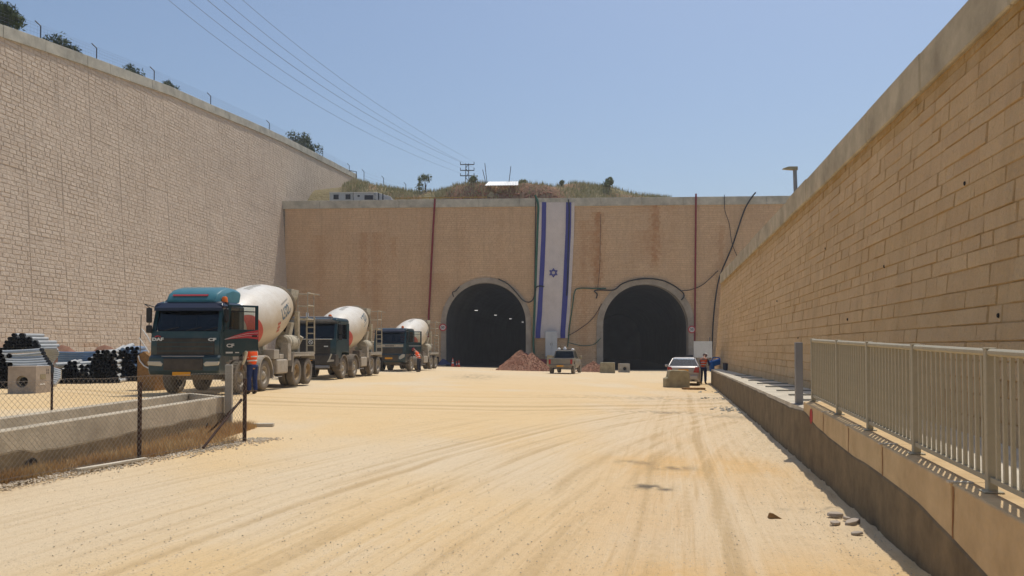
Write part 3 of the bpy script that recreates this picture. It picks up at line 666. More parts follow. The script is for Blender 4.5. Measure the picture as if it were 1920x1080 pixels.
mb = MB(); mb.box((0,0,.5), (.11,.13,1.0)); mb.box((0,0,.006), (.2,.22,.012)); o = mb.build('steel_post', 'post', loc=(LOWX(12.5)+.08, 12.5, ltz(12.5)), rot=(0,0,-.2), bevel=.012, seg=2)
tag(o, 'stout plain grey steel post standing at the far end of the railing', 'post')

# ------------------------------------------------------------------ land above the portal wall
SKY_ = [(500,368),(640,352),(668,340),(700,347),(735,355),(775,360),(820,361),(835,354),(850,345),(880,340),(905,341),(930,347),(985,340),(1010,343),(1060,343),(1110,348),(1150,354),(1180,363),(1215,369),(1260,374),(1500,374)]
def skyz(X, Y0=112):
    x = 960+F*np.asarray(X)/Y0/1.006; y = np.interp(x, [p[0] for p in SKY_], [p[1] for p in SKY_]); v = (CY-y)/F
    return ZC+Y0*(v*math.cos(PITCH)+math.sin(PITCH))/(math.cos(PITCH)-v*math.sin(PITCH))
def hillz(X, Y):
    X = np.asarray(X, float); Y = np.asarray(Y, float); x = 960+F*X/112
    fl = 19.2; rock = sstep(825, 860, x)*sstep(1080, 1010, x)
    s = sstep(102, 112, Y)*(1-rock)+rock*sstep(103.5, 107.5, Y)
    zs = np.where(rock > .02, skyz(X, 107.5)*rock+skyz(X)*(1-rock), skyz(X)); z = fl*(1-s)+zs*s-np.maximum(0, Y-113)*.10-.25*rock
    rg_ = fbm(X*.9, Y*.9, 80, 4)-.5
    return z+rg_*(.35+1.3*rock)*sstep(101, 104, Y)*(1-.88*sstep(105, 108, Y))
xs = np.arange(-44, 66, .45); ys = np.concatenate([np.arange(98.6, 116, .4), np.arange(116, 200, 6)])
X, Y = np.meshgrid(xs, ys); Yw = Y+np.where(Y < 100.5, (HWY(X)+1.0-98.6)*(100.5-Y)/1.9, 0)
Z = hillz(X, Yw); H, Wd = X.shape; idx = np.arange(H*Wd).reshape(H, Wd)
Q = np.stack([idx[:-1,:-1], idx[:-1,1:], idx[1:,1:], idx[1:,:-1]], -1).reshape(-1, 4)
xi = 960+F*X/112; rock = np.clip(sstep(828, 850, xi)*sstep(1085, 1040, xi)*sstep(102, 104, Y)*sstep(109.5, 106.5, Y)+.8*sstep(.5,.62,fbm(X*.35,Y*.5,88,3))*sstep(640,700,xi), 0, 1)
hm = stone('hillside earth and rubble', (.34,.27,.15), (.24,.20,.095), (.42,.24,.15), bump=1, bscale=1.6, bdist=.4, stain=(.33,.16,.10), fine=5)
npmesh('hill', np.stack([X, Yw, Z], -1).reshape(-1, 3), Q, hm, dict(tone=fbm(X*.4, Y*.4, 81).ravel(), mort=(rock*fbm(X*2, Y*2, 82)).ravel(), stain=(rock*.9).ravel()))
struct(bpy.data.objects['hill'], 'earth hill above the portal wall')
def rocks(mb, P, size, n=1, flat=.7, mi=0):
    for p in P:
        s = size*random.uniform(.5, 1.4); V = []
        for a in ((1,0,0),(-1,0,0),(0,1,0),(0,-1,0),(0,0,1),(0,0,-1)):
            V.append(Vector(a)*s*random.uniform(.55, 1.1))
        E = Euler((random.random()*6, random.random()*6, random.random()*6)).to_matrix(); V = [E@v for v in V]; V = [Vector((v.x, v.y, v.z*flat))+Vector(p) for v in V]
        mb.add(V, [(0,2,4),(2,1,4),(1,3,4),(3,0,4),(2,0,5),(1,2,5),(3,1,5),(0,3,5)], mi)
mb = MB(); P = []
for i in range(900):
    x = random.uniform(832, 1075); Y_ = random.uniform(102.6, 106.2); X_ = (x-960)/F*Y_; P.append((X_, Y_, float(hillz(X_, Y_))+.02))
rocks(mb, P, .26); o = mb.build('rubble', 'rubble'); tag(o, 'red brown broken rock covering the mound above the portal wall', 'rubble', kind='stuff')
def blades(name, pts, hgt, wid, mt, label, cat, lean=.35):
    n = len(pts); P = np.array(pts, float); a = RNG.random(n)*6.283; h = hgt*(.4+RNG.random(n)*.9); l = lean*h*RNG.random(n)
    w_ = wid*(.6+.8*RNG.random(n)); V = np.zeros((n, 3, 3)); ca, sa = np.cos(a), np.sin(a); b = RNG.random(n)*6.283
    V[:,0] = P+np.stack([ca*w_, sa*w_, np.zeros(n)], -1); V[:,1] = P-np.stack([ca*w_, sa*w_, np.zeros(n)], -1); V[:,2] = P+np.stack([np.cos(b)*l, np.sin(b)*l, h], -1)
    o = npmesh(name, V.reshape(-1, 3), np.arange(n*3).reshape(n, 3), mt); return tag(o, label, cat, kind='stuff')
pts = []
for i in range(30000):
    x = random.uniform(640, 1260); Y_ = random.uniform(101.5, 114); X_ = (x-960)/F*Y_
    if 840 < x < 1010 and Y_ < 105.6 and random.random() < .93: continue
    if x > 1000 and x < 1075 and Y_ < 105: continue
    d = float(vnoise(np.array([X_*.5]), np.array([Y_*.5]), 90)[0])*(.25 if Y_ < 104.5 else 1)
    if random.random() < d*1.2: pts.append((X_, Y_, float(hillz(X_, Y_))-.05))
blades('grass', pts, .60, .05, 'grassh', 'dry grass and weeds covering the hill above the portal wall', 'grass')
# ------------------------------------------------------------------ bushes
def bush(name, label, cat, base, size, leafm, n=900, clumps=9, leaf=.16, group=None, tall=1.0, seed=0, trunk=.05):
    rg_ = np.random.default_rng(seed+100); t = thing(name, label, cat, base, 0, group)
    C = []
    for i in range(clumps):
        a = rg_.random()*6.28; r = rg_.random()**.6; zz = .35+.62*rg_.random()
        C.append((math.cos(a)*r*size*.55*(1.25-zz*.5), math.sin(a)*r*size*.55*(1.25-zz*.5), zz*size*tall, size*(.16+.16*rg_.random())))
    V = []; 
    for i in range(n):
        c = C[rg_.integers(len(C))]; d = rg_.normal(size=3); d /= np.linalg.norm(d); p = np.array(c[:3])+d*c[3]*(.35+.75*rg_.random()**.5)
        u = rg_.normal(size=3); u /= np.linalg.norm(u); v = np.cross(u, d); s = leaf*(.5+rg_.random())
        V += [p+u*s, p+v*s*.45, p-u*s, p-v*s*.45]
    npmesh('crown', np.array(V), np.arange(len(V)).reshape(-1, 4), leafm, parent=t)
    mb = MB(); mb.tube([(0,0,-.5),(size*.03,0,size*.3),(0,size*.03,size*.55*tall)], trunk*size, 6, r2=trunk*size*.4)
    for c in C[:5]: mb.tube([(0,0,size*.15),(c[0]*.5,c[1]*.5,c[2]*.6),(c[0],c[1],c[2])], trunk*size*.4, 4, r2=.01)
    mb.build('trunk', 'trunk', t); return t
def onleft(x, y, back=1.0):
    a, c = coef(x, y); Y_ = (-38.0-.06*ZC)/(a-.1+.06*c); p = at(x, y, Y_*(1+back/40)); return Vector((p.x, p.y, p.z-.6))
gT = 'shrubs above the left retaining wall'
def lb(x, ytop, ybase, wpx, label, sd, n=1100, clumps=10, tall=1.0):
    p = onleft(x-8, ybase, 1.6); sc = p.y/F; hh = (ybase-ytop)*sc+1.0
    s = hh/1.35/tall
    bush('bush', label, 'bush', p, s, 'leaf', n=n, clumps=clumps, leaf=.13, seed=sd, tall=tall)
lb(14, 4, 58, 50, 'dense dark green bush at the far left end of the wall top', 1, 2600, 16, 1.0)
p = onleft(120, 92, 1.6)
bush('bush', 'broad dark bush behind the coping, right of the first bent fence post', 'bush', p+Vector((0,0,-1.25)), 2.4, 'leaf', n=2400, clumps=16, leaf=.13, seed=2, tall=.95)
bush('bush', 'small low bush peeping over the coping, third shrub from the left', 'bush', onleft(243, 136, 1.4)+Vector((0,0,-.7)), 2.0, 'leaf', n=1500, clumps=12, leaf=.12, seed=3, tall=.9)
bush('bush', 'tiny twin-tipped shrub on the wall top, fourth from the left', 'bush', onleft(318, 164, 1.4)+Vector((0,0,-.3)), 1.7, 'leaf', n=700, clumps=7, leaf=.12, seed=4, tall=.9)
bush('bush', 'leafy dark bush on the wall top near its far end', 'bush', onleft(574, 278, 1.6)+Vector((-.6,0,-1.2)), 3.9, 'leaf', n=2200, clumps=14, leaf=.2, seed=15, tall=.9)
def hb(x, Y_, size, label, m, sd, n=500, tall=1.2, clumps=8, nm='bush'):
    X_ = (x-960)/F*Y_; bush(nm, label, 'bush', (X_, Y_, float(hillz(X_, Y_))), size, m, n=n, clumps=clumps, leaf=.16, seed=sd, tall=tall)
hb(797, 111, 1.9, 'thin olive sapling on the slope above the first tunnel', 'leafp', 21, 420, 1.3)
hb(785, 111, 1.0, 'small grey-green sprig left of the olive sapling', 'leafp', 22, 200, 1.2)
hb(884, 107.5, 1.5, 'rounded green shrub on the rubble mound below the power pole', 'leafp', 23, 1000, .5, 12)
hb(1143, 110, 1.35, 'dark green bush at the right end of the grassy rise', 'leafp', 24, 1000, 1.0, 11)
hb(1053, 110, .7, 'dusty olive bush in the middle of the grassy rise', 'leafp', 25, 500, .9)
hb(1222, 104, 1.3, 'dry twiggy shrub on the parapet far right of the rise', 'grassh', 26, 260, .6)
hb(980, 108.5, 1.0, 'yellow-green shrub right of the white metal sheet', 'leafp', 27, 500, .6)
# ------------------------------------------------------------------ fence on the wall top and on the hill
def bentpost(base, h, lean, mt='pole', r=.05): 
    mb = MB(); mb.tube([(0,0,0),(0,0,h),(lean,lean*.3,h+abs(lean))], r, 6); return mb
ft = thing('security_fence', 'wire security fence with bent-top posts running along the left wall top', 'fence', (0,0,0))
FP = [onleft(x, y, .55) for x, y in ((-60,26),(76,73),(181,112),(289,152),(395,197),(505,245),(605,295),(655,321))]
for p in FP: bentpost(None, 1.35, -.35).build('post', 'pole', ft, loc=(p.x, p.y, p.z+.2))
mb = MB()
for hgt in (.75, 1.0, 1.25, 1.5):
    mb.tube([(p.x-(.2 if hgt > 1.3 else 0), p.y, p.z+.2+hgt) for p in FP], .008, 3)
for i in range(len(FP)-1):
    n = int((FP[i+1]-FP[i]).length/.35)
    for k in range(n): q = FP[i].lerp(FP[i+1], k/n); mb.tube([(q.x, q.y, q.z+.3), (q.x, q.y, q.z+1.5)], .005, 3, caps=False)
mb.build('wire_mesh', 'wirefar', ft)
f2 = thing('security_fence', 'short run of bent-top fence posts stepping down the grassy hill behind the portal wall', 'fence', (0,0,0))
HP = []
for x, ytop, Y_ in ((681,318,112),(718,330,112.5),(760,342,113)):
    X_ = (x-960)/F*Y_; zt = at(x, ytop, Y_).z; zb_ = float(hillz(X_, Y_))-.1; HP.append((X_, Y_, zt)); bentpost(None, zt-zb_-.3, -.3, r=.045).build('post', 'pole', f2, loc=(X_, Y_, zb_))
mb = MB()
for d in (.4, .9, 1.3): mb.tube([(a, b, c-d) for a, b, c in HP], .008, 3)
mb.build('wire_mesh', 'wirefar', f2)
p = at(668, 336, 121); t = thing('lamp_bracket', 'dark right-angled bracket on the far tip of the left wall', 'bracket', p)
MB().tube([(0,0,-.5),(0,0,1.2),(-1.0,0,1.35)], .07, 6).build('arm', 'pole', t); MB().box((-1.0,0,1.32),(.35,.2,.12)).build('head', 'pole', t)
# small things on top of the headwall
def cabin(name, label, x0, x1, ytop, Y_, wins, slope=0, mt='cabin'):
    a = at(x0, ytop, Y_); b = at(x1, ytop, Y_); zb_ = 19.2; t = thing(name, label, 'cabin', (a.x, Y_, zb_)); W_ = b.x-a.x; Hh = a.z-zb_
    mb = MB(); mb.prism([(0,0),(W_,0),(W_,Hh-slope),(0,Hh)], 0, 2.4, 'y'); mb.build('body', mt, t, bevel=.03, seg=1)
    if not slope: MB().box((W_/2, 1.2, Hh+.04), (W_+.1, 2.6, .08)).build('roof', 'white', t)
    for (xa, xb, ya, yb) in wins:
        p0 = at(xa, ya, Y_); p1 = at(xb, yb, Y_)
        MB().box(((p0.x+p1.x)/2-a.x, -.02, (p0.z+p1.z)/2-zb_), (p1.x-p0.x, .06, abs(p0.z-p1.z))).build('window', 'dark', t)
    return t
cabin('site_cabin', 'pale site cabin with two dark square windows at the left end of the portal parapet', 618, 662, 361.5, 101.5, [(625.5,635,365,373.5),(648,657,364.5,373.5)])
cabin('site_cabin', 'pale site cabin with one wide dark window beside its twin on the portal parapet', 663, 702, 361.5, 101.2, [(670.5,674.5,366,369),(683.5,699.5,366,374.5)])
cabin('generator_box', 'grey ribbed box with sloping top right of the site cabins', 704, 733, 360, 101.0, [(709,711,362,375),(717,719,363,375)], slope=.6, mt='cabin')
t = thing('barrier_rail', 'yellow ochre guard rail along the parapet above the first tunnel', 'barrier', (0,0,0))
a = at(742, 371.5, 100.6); b = at(912, 369.5, 99.4)
mb = MB(); mb.tube([a, b], .07, 4); mb.build('rail', 'yellow', t); mb = MB(); mb.tube([a-Vector((0,0,.35)), b-Vector((0,0,.35))], .07, 4); mb.build('rail', 'yellow', t)
for k in range(9): q = a.lerp(b, k/8); MB().box((0,0,-.55),(.08,.08,1.3)).build('post', 'yellow', t, loc=q)
p = at(941, 344, 106.0); t = thing('metal_sheet', 'bright white corrugated metal sheet lying tilted on the rubble mound', 'sheet', p, R(-3))
mb = MB(); n = 40; prof = [(-2.3+4.6*k/n, .04*(k % 2)) for k in range(n+1)]
mb.loft([[Vector((x*(1-.10*s)+.12*s, (s-.5)*2.0, z+(s-.5)*.95)) for x, z in prof]+[Vector((x*(1-.10*s)+.12*s, (s-.5)*2.0, z-.03+(s-.5)*.95)) for x, z in prof[::-1]] for s in (0, 1)])
mb.build('sheet', 'sheet', t)
for x, y0, y1, dx, lab in ((913,336,306,-4,'taller of two thin iron stakes leaning left above the white sheet'),(911,338,318,-6,'shorter thin iron stake crossing the taller one above the white sheet'),(954,338,312,4,'single iron stake leaning right above the white sheet')):
    a = at(x, y0+6, 107); b = at(x+dx, y1, 107); mb = MB(); mb.tube([(0,0,0), b-a], .045, 5); tag(mb.build('iron_stake', 'rust', loc=a), lab, 'stake')
p = at(921, 366, 101.2); mb = MB(); mb.lathe([(-.15,.0),(-.15,.36),(.15,.36),(.15,0)], 20, Matrix.Rotation(R(90),4,'Z')); tag(mb.build('cable_drum', 'paleblock', loc=p, smooth=True), 'round pale disc standing on the parapet below the white sheet', 'disc')
# ------------------------------------------------------------------ power pole and wires
PYY = 150.0
base = at(876, 380, PYY); top = at(876, 307, PYY); t = thing('power_pole', 'lattice power pole with three crossarms behind the hill', 'power pole', (base.x, PYY, base.z))
Hh = top.z-base.z; mb = MB()
for sx in (-.28, .28): 
    for sy in (-.28, .28): mb.tube([(sx*1.5, sy*1.5, -6), (sx, sy, Hh)], .07, 4)
for k in range(12):
    z0 = -3+k*(Hh+3)/12; z1 = -3+(k+1)*(Hh+3)/12; s = 1 if k % 2 else -1
    mb.tube([(-.33*s, -.33, z0), (.33*s, -.33, z1)], .04, 3); mb.tube([(-.33*s, .33, z0), (.33*s, .33, z1)], .04, 3)
mb.build('mast', 'pole', t)
arms = []
for y in (308.5, 319.5, 329.5):
    z = at(876, y, PYY).z-base.z; c = MB(); c.box((0,0,z), (2.75,.16,.16)).build('crossarm', 'pole', t); m = [c]
    for s in (-1.33, 1.33):
        MB().tube([(s,0,z+.05),(s,0,z+.5)], .07, 6).build('insulator', 'pole', t); arms.append(Vector((base.x+s, PYY, base.z+z+.5)))
names = ['lowest of the five overhead power cables crossing the sky','second lowest overhead power cable crossing the sky','middle overhead power cable crossing the sky','second highest overhead power cable crossing the sky','highest and rightmost overhead power cable crossing the sky']
for i, (x0, xm, ym, ai) in enumerate(((316,700,255,4),(354,700,237,2),(389,700,221,0),(420,700,209,3),(455,700,190,1))):
    a = at(x0-150, -118+i*4, 34); e = arms[ai]; 
    def img(p): D = p.y*math.cos(PITCH)+(p.z-ZC)*math.sin(PITCH); return 960+F*p.x/D, CY-F*((p.z-ZC)*math.cos(PITCH)-p.y*math.sin(PITCH))/D
    ex, ey = img(e); P = []
    import numpy as _n
    xx = [x0, xm, ex]; cf = _n.polyfit(xx, [0, ym, ey], 2)
    for k in range(25):
        x = (x0-60)+(ex-(x0-60))*k/24; y = float(_n.polyval(cf, x)); q = k/24; Yd = 1/((1-q)/46+q/PYY); P.append(at(x, y, Yd))
    P[-1] = e; mb = MB(); mb.tube(P, .014 if i != 2 else .018, 5, caps=False); o = mb.build('power_cable', 'wirefar'); tag(o, names[i], 'cable', 'overhead power cables')
# ------------------------------------------------------------------ banner, pipes, hoses and cables on the portal wall
t = thing('flag', 'very tall white banner with two blue stripes and a six-pointed star hanging between the tunnels', 'flag', hw(1037, 381))
FE = [(380, 1011,1016,1024,1061,1071,1077),(440,1009,1015,1023,1060,1070,1076),(500,1007,1012,1021,1057,1067,1073),(545,1004,1010,1018,1055,1065,1070.5),(590,1002.5,1007,1016,1052.5,1062,1068.5),(622,1001.5,1004,1013,1050.5,1059.5,1064)]
def flg(x, y, o=.22): return hw(x, y, o+.05*math.sin(y*.05)+.03*math.sin(x*.35))-t.location
def fx(y, j): return float(np.interp(y, [r[0] for r in FE], [r[j] for r in FE]))
ys_ = list(np.linspace(380, 634, 40)); mb = MB(); V = []
for y in ys_:
    V.append([flg(fx(y,1)+(fx(y,6)-fx(y,1))*k/16, y) for k in range(17)])
mb.loft(V, close=False, caps=False); cl = mb.build('cloth', 'flagw', t, smooth=True)
mb = MB(); mb.loft([[flg(fx(y,2), y, .29), flg(fx(y,3), y, .29)] for y in ys_], close=False, caps=False); mb.build('stripe', 'flagb', t)
mb = MB(); mb.loft([[flg(fx(y,4), y, .29), flg(fx(y,5), y, .29)] for y in ys_], close=False, caps=False); mb.build('stripe', 'flagb', t)
mb = MB(); c0 = hw(1037.5, 512, .34)-t.location; rs = .52
for k in (0, 1):
    P = [Vector((math.sin(2*math.pi*i/3+k*math.pi)*rs, 0, math.cos(2*math.pi*i/3+k*math.pi)*rs)) for i in range(3)]
    for i in range(3):
        a, b = P[i], P[(i+1) % 3]; d = (b-a).normalized(); nn = Vector((-d.z, 0, d.x))*.055
        mb.add([c0+a+nn-d*.05, c0+b+nn+d*.05, c0+b-nn+d*.05, c0+a-nn-d*.05], [(0,1,2,3)])
        c0 = c0+Vector((0,-.001,0))
mb.build('star', 'flagb', t)
def onwall(name, pts, r, mt, label, cat, off=.28, n=6, sub=6):
    P = [hw(x, y, off) for x, y in pts]
    if len(P) > 2:   # smooth through the points
        Q_ = []
        for i in range(len(P)-1):
            p0 = P[max(i-1,0)]; p1 = P[i]; p2 = P[i+1]; p3 = P[min(i+2,len(P)-1)]
            for k in range(sub):
                u = k/sub; Q_.append(.5*((2*p1)+(p2-p0)*u+(2*p0-5*p1+4*p2-p3)*u*u+(3*p1-p0-3*p2+p3)*u*u*u))
        Q_.append(P[-1]); P = Q_
    mb = MB(); mb.tube(P, r, n); o = mb.build(name, mt, smooth=True); return tag(o, label, cat)
onwall('drain_pipe', [(816,373),(812,440),(808,520),(804,600),(803,640)], .12, 'redpipe', 'dark red pipe running down the wall left of the first tunnel', 'pipe')
onwall('drain_pipe', [(1304,364),(1303,480),(1302,600),(1301,688)], .11, 'redpipe', 'dark red pipe running down the wall right of the second tunnel', 'pipe')
onwall('hose', [(1003,367),(1009,385),(1008,420),(1005,500),(1002,580),(1000,640),(1002,672)], .14, 'green', 'thick green hose hanging beside the left edge of the banner', 'hose', off=.34)
onwall('cable', [(1004,366),(1004,400),(1003,480),(1002,560)], .06, 'cable', 'black cable hanging behind the thick green hose', 'cable', off=.36)
onwall('hose', [(1136,541),(1110,541),(1085,541),(1077,548),(1073,575),(1068,610),(1064,650)], .07, 'green', 'thin green hose looping from the second tunnel down beside the banner', 'hose')
onwall('cable', [(1415,362),(1405,375),(1392,400),(1372,460),(1352,508),(1345,530),(1340,560),(1336,600),(1334,640),(1333,668)], .09, 'cable', 'thick black cable sweeping down the wall by the end of the right retaining wall', 'cable', off=.4)
onwall('cable', [(1357,366),(1358,395),(1366,420),(1370,450),(1376,470),(1386,490)], .04, 'cable', 'thin black cable wandering down the wall above the thick one', 'cable')
onwall('cable', [(1278,545),(1296,543),(1318,533),(1345,508)], .05, 'cable', 'slack black cable slung between the second portal and the thick cable', 'cable')
onwall('cable', [(1117,560),(1119,552),(1114,546),(1125,544),(1150,544),(1165,533),(1185,526),(1212,523),(1240,526),(1262,536),(1278,548),(1281,556),(1276,563)], .08, 'cable', 'black cable bundle arching over the second tunnel mouth', 'cable', off=.42)
onwall('cable', [(851,557),(849,549),(855,546),(862,538)], .06, 'cable', 'short loop of cable left of the first tunnel arch', 'cable', off=.5)
onwall('cable', [(935,524),(952,533),(968,549),(980,563),(992,567),(1000,560),(1004,542),(1010,537),(1020,538)], .07, 'cable', 'black cable running down the first arch and across to the banner', 'cable', off=.5)
onwall('cable', [(1065,375),(1067,400),(1065,460),(1064,520),(1062,555)], .07, 'cable', 'dark cord hanging over the right blue stripe of the banner', 'cable', off=.42)
onwall('cable', [(1064,630),(1085,618),(1110,598),(1128,570)], .045, 'rust', 'brown cable rising from the banner foot to the second arch', 'cable')
onwall('cable', [(1064,642),(1090,648),(1112,646),(1126,634)], .045, 'green', 'dark green cable sagging low between banner and second tunnel', 'cable')
onwall('cable', [(1126,402),(1125,450),(1124,500),(1120,543)], .03, 'rust', 'thin brown wire hanging above the second tunnel left side', 'cable')
t = thing('cabinet', 'tall white two-door cabinet standing below the banner', 'cabinet', hw(1032.5, 668, 1.2))
MB().box((0,0,1.55), (1.45,.7,3.1)).build('body', 'cabin', t, bevel=.02)
for s in (-.36, .36):
    d = MB().box((s,-.37,1.55), (.69,.04,3.0)).build('door', 'cabin', t, bevel=.01); MB().box((s*.3,-.41,1.5), (.03,.04,.3)).build('handle', 'black', d)
MB().box((0,0,-.7), (1.55,.8,1.4)).build('plinth', 'concd', t)
def roundsign(x, y, label):
    p = hw(x, y, .45); t = thing('road_sign', label, 'sign', p, R(0))
    M_ = Matrix.Rotation(R(90), 4, 'Z')
    mb = MB(); mb.lathe([(-.02,0),(-.02,.47),(.02,.47),(.02,0)], 28, M_); mb.build('rim', 'signred', t, smooth=True)
    mb = MB(); mb.lathe([(.0,.0),(.0,.33),(-.03,.33),(-.03,0)], 28, M_); mb.build('face', 'flagw', t, loc=(0,-.01,0))
    mb = MB(); textmesh(mb, '50', .42, lambda u, v: Vector((u, -.045, v)), bold=.012); mb.build('lettering', 'dark', t)
    MB().tube([(0,.05,.1),(0,.05,-.45)], .03, 6).build('bracket', 'pole', t)
roundsign(831, 614, 'round red-rimmed sign left of the first tunnel'); roundsign(1295.5, 618, 'round red-rimmed sign right of the second tunnel')
# tunnel-mouth clutter
def cone(x, Y_, h, label):
    X_ = (x-960)/F*Y_; t = thing('traffic_cone', label, 'traffic cone', (X_, Y_, g(X_, Y_)), 0, 'traffic cones at the first tunnel')
    mb = MB(); mb.lathe([(.03,h*.19),(h,.03),(h,0)], 14, Matrix.Rotation(R(-90),4,'Y')); mb.box((0,0,.02),(h*.5,h*.5,.04)); mb.build('body', 'cone', t, smooth=True)
    mb = MB(); mb.lathe([(h*.38,h*.133+.006),(h*.55,h*.103+.006)], 14, Matrix.Rotation(R(-90),4,'Y')); mb.lathe([(h*.70,h*.077+.006),(h*.82,h*.055+.006)], 14, Matrix.Rotation(R(-90),4,'Y')); mb.build('white_band', 'white', t)
cone(849, 92, 1.05, 'tallest orange cone with white bands at the first tunnel mouth'); cone(856, 93.5, .7, 'small orange cone between two others at the first tunnel mouth'); cone(860.5, 92.5, .8, 'rightmost orange cone at the first tunnel mouth')
p = at(830, 684, 93); t = thing('tarpaulin_heap', 'dark blue tarpaulin heap by the left foot of the first tunnel', 'tarpaulin', (p.x, 93, g(p.x, 93)))
mb = MB(); V = []
for i in range(9):
    V.append([Vector((-1.6+.4*i, -.6+.3*j, (.75+.25*math.sin(i*1.3+j))*(1-abs(j-2)/3.2)*(1-abs(i-4)/6))) for j in range(5)])
mb.loft(V, close=False, caps=False); mb.build('sheet', 'navyp', t, smooth=True)
p = at(1000, 672, 94); t = thing('safety_netting', 'dark red safety netting slumped behind the gravel heap', 'netting', (p.x, 93.6, g(p.x, 93.6)))
mb = MB(); V = []
for i in range(12):
    x = -1.4+i*.42; h = 1.9-.13*i+.12*math.sin(i*2.1); V.append([Vector((x, .18*math.sin(i*1.7), 0)), Vector((x, .1*math.sin(i*1.7+1), h*.5)), Vector((x+.1, .12*math.cos(i*1.3), h))])
mb.loft(V, close=False, caps=False); mb.build('net', 'netting', t)
for k in (0, 4, 8, 11): MB().tube([(-1.4+k*.42,.1,0),(-1.4+k*.42,.1,2.0-.13*k)], .03, 5).build('stake', 'pole', t)
p = at(1029, 676, 76); mb = MB(); mb.box((0,0,.75), (.5,.12,1.5)); mb.box((0,.1,.4), (.08,.1,.8)); tag(mb.build('board', 'paleblock', loc=(p.x, 76, g(p.x, 76)), rot=(R(-6),R(4),0), bevel=.02), 'sandy upright board standing just left of the pickup', 'board')
p = at(1318, 672, 80); t = thing('notice_board', 'pale blank board standing behind the man at the ledge', 'board', (p.x, 80, g(p.x, 80)))
MB().box((0,0,2.35), (1.9,.06,1.7)).build('panel', 'cabin', t)
for s in (-.7, .75): MB().tube([(s,.06,-.1),(s,.06,3.2+.4*(s > 0))], .05, 6).build('leg', 'pole', t)
for s, w_ in ((-.95,.4),): MB().box((-1.4,.1,.9), (.7,.5,1.8)).build('dark_crate', 'dark', t, bevel=.02)
# ------------------------------------------------------------------ heaps and blocks
def heap(x, Y_, w_, h, peaks, label, n=1500, sd=0, grp=None):
    X_ = (x-960)/F*Y_; z0 = g(X_, Y_); rr0 = w_/2; N_ = 60; V = []; dy = rr0*.62
    xs = np.linspace(-rr0, rr0, N_); yy_ = np.linspace(-dy, dy, N_); A, B = np.meshgrid(xs, yy_)
    Zh = np.zeros_like(A)-.3
    for (px, ph, pr) in peaks: Zh = np.maximum(Zh, h*ph*(1-np.sqrt(((A-px*rr0)/(pr*rr0))**2+(B/dy/.98)**2)))
    Zh = Zh+(fbm(A*2.2, B*2.2, 120+sd, 4)-.5)*.22*np.clip(Zh+.3, 0, .6)
    idx = np.arange(N_*N_).reshape(N_, N_); Q = np.stack([idx[:-1,:-1], idx[:-1,1:], idx[1:,1:], idx[1:,:-1]], -1).reshape(-1, 4)
    o = npmesh('gravel_heap', np.stack([A+X_, B+Y_, Zh+z0], -1).reshape(-1, 3), Q, 'rubble', smooth=False); tag(o, label, 'gravel heap')
    mb = MB(); P = []
    for i in range(n):
        a = random.uniform(-1, 1)*rr0; b = random.uniform(-1, .2)*dy; i_ = int((a+rr0)/(2*rr0)*(N_-1)); j_ = int((b+dy)/(2*dy)*(N_-1)); z = Zh[j_, i_]
        if z > -.05: P.append((X_+a, Y_+b, z0+z))
        elif random.random() < .12: P.append((X_+a, Y_+b, z0+.02))
    rocks(mb, P, .085); c = mb.build('loose_stone', 'rubble', o); c['kind'] = 'stuff'
heap(976, 69.5, 5.6, 1.85, [(-.02,1.0,.80),(.34,.86,.66)], 'large heap of reddish gravel in front of the first tunnel', 1800, 1)
heap(1112, 71, 3.4, .95, [(0,1,1)], 'low heap of reddish gravel right of the pickup', 700, 2)
def cblock(x, yb, Y_, w_, h, d, rz, label, step=False):
    p = at(x, yb, Y_); z = g(p.x, Y_); mb = MB()
    if step:
        mb.prism([(-.58,0),(.58,0),(.58,.62),(.58,.70),(.53,.80),(.44,.84),(-.28,.86),(-.36,.82),(-.42,.62),(-.44,.50),(-.58,.47)], -d/2, d/2, 'y')
    else: mb.box((0,0,h/2), (w_, d, h), taper=.94)
    o = mb.build('concrete_block', 'paleblock', loc=(p.x, Y_, z-.02), rot=(0,0,rz), bevel=.05, seg=3); return tag(o, label, 'concrete block')
cblock(1268, 729, 37.3, 0, 0, .8, R(-3), 'squat stepped concrete block right behind the silver car', True)
cblock(1139, 696, 66, 1.30, .92, 1.1, R(-8), 'square pale concrete block right of the low gravel heap')
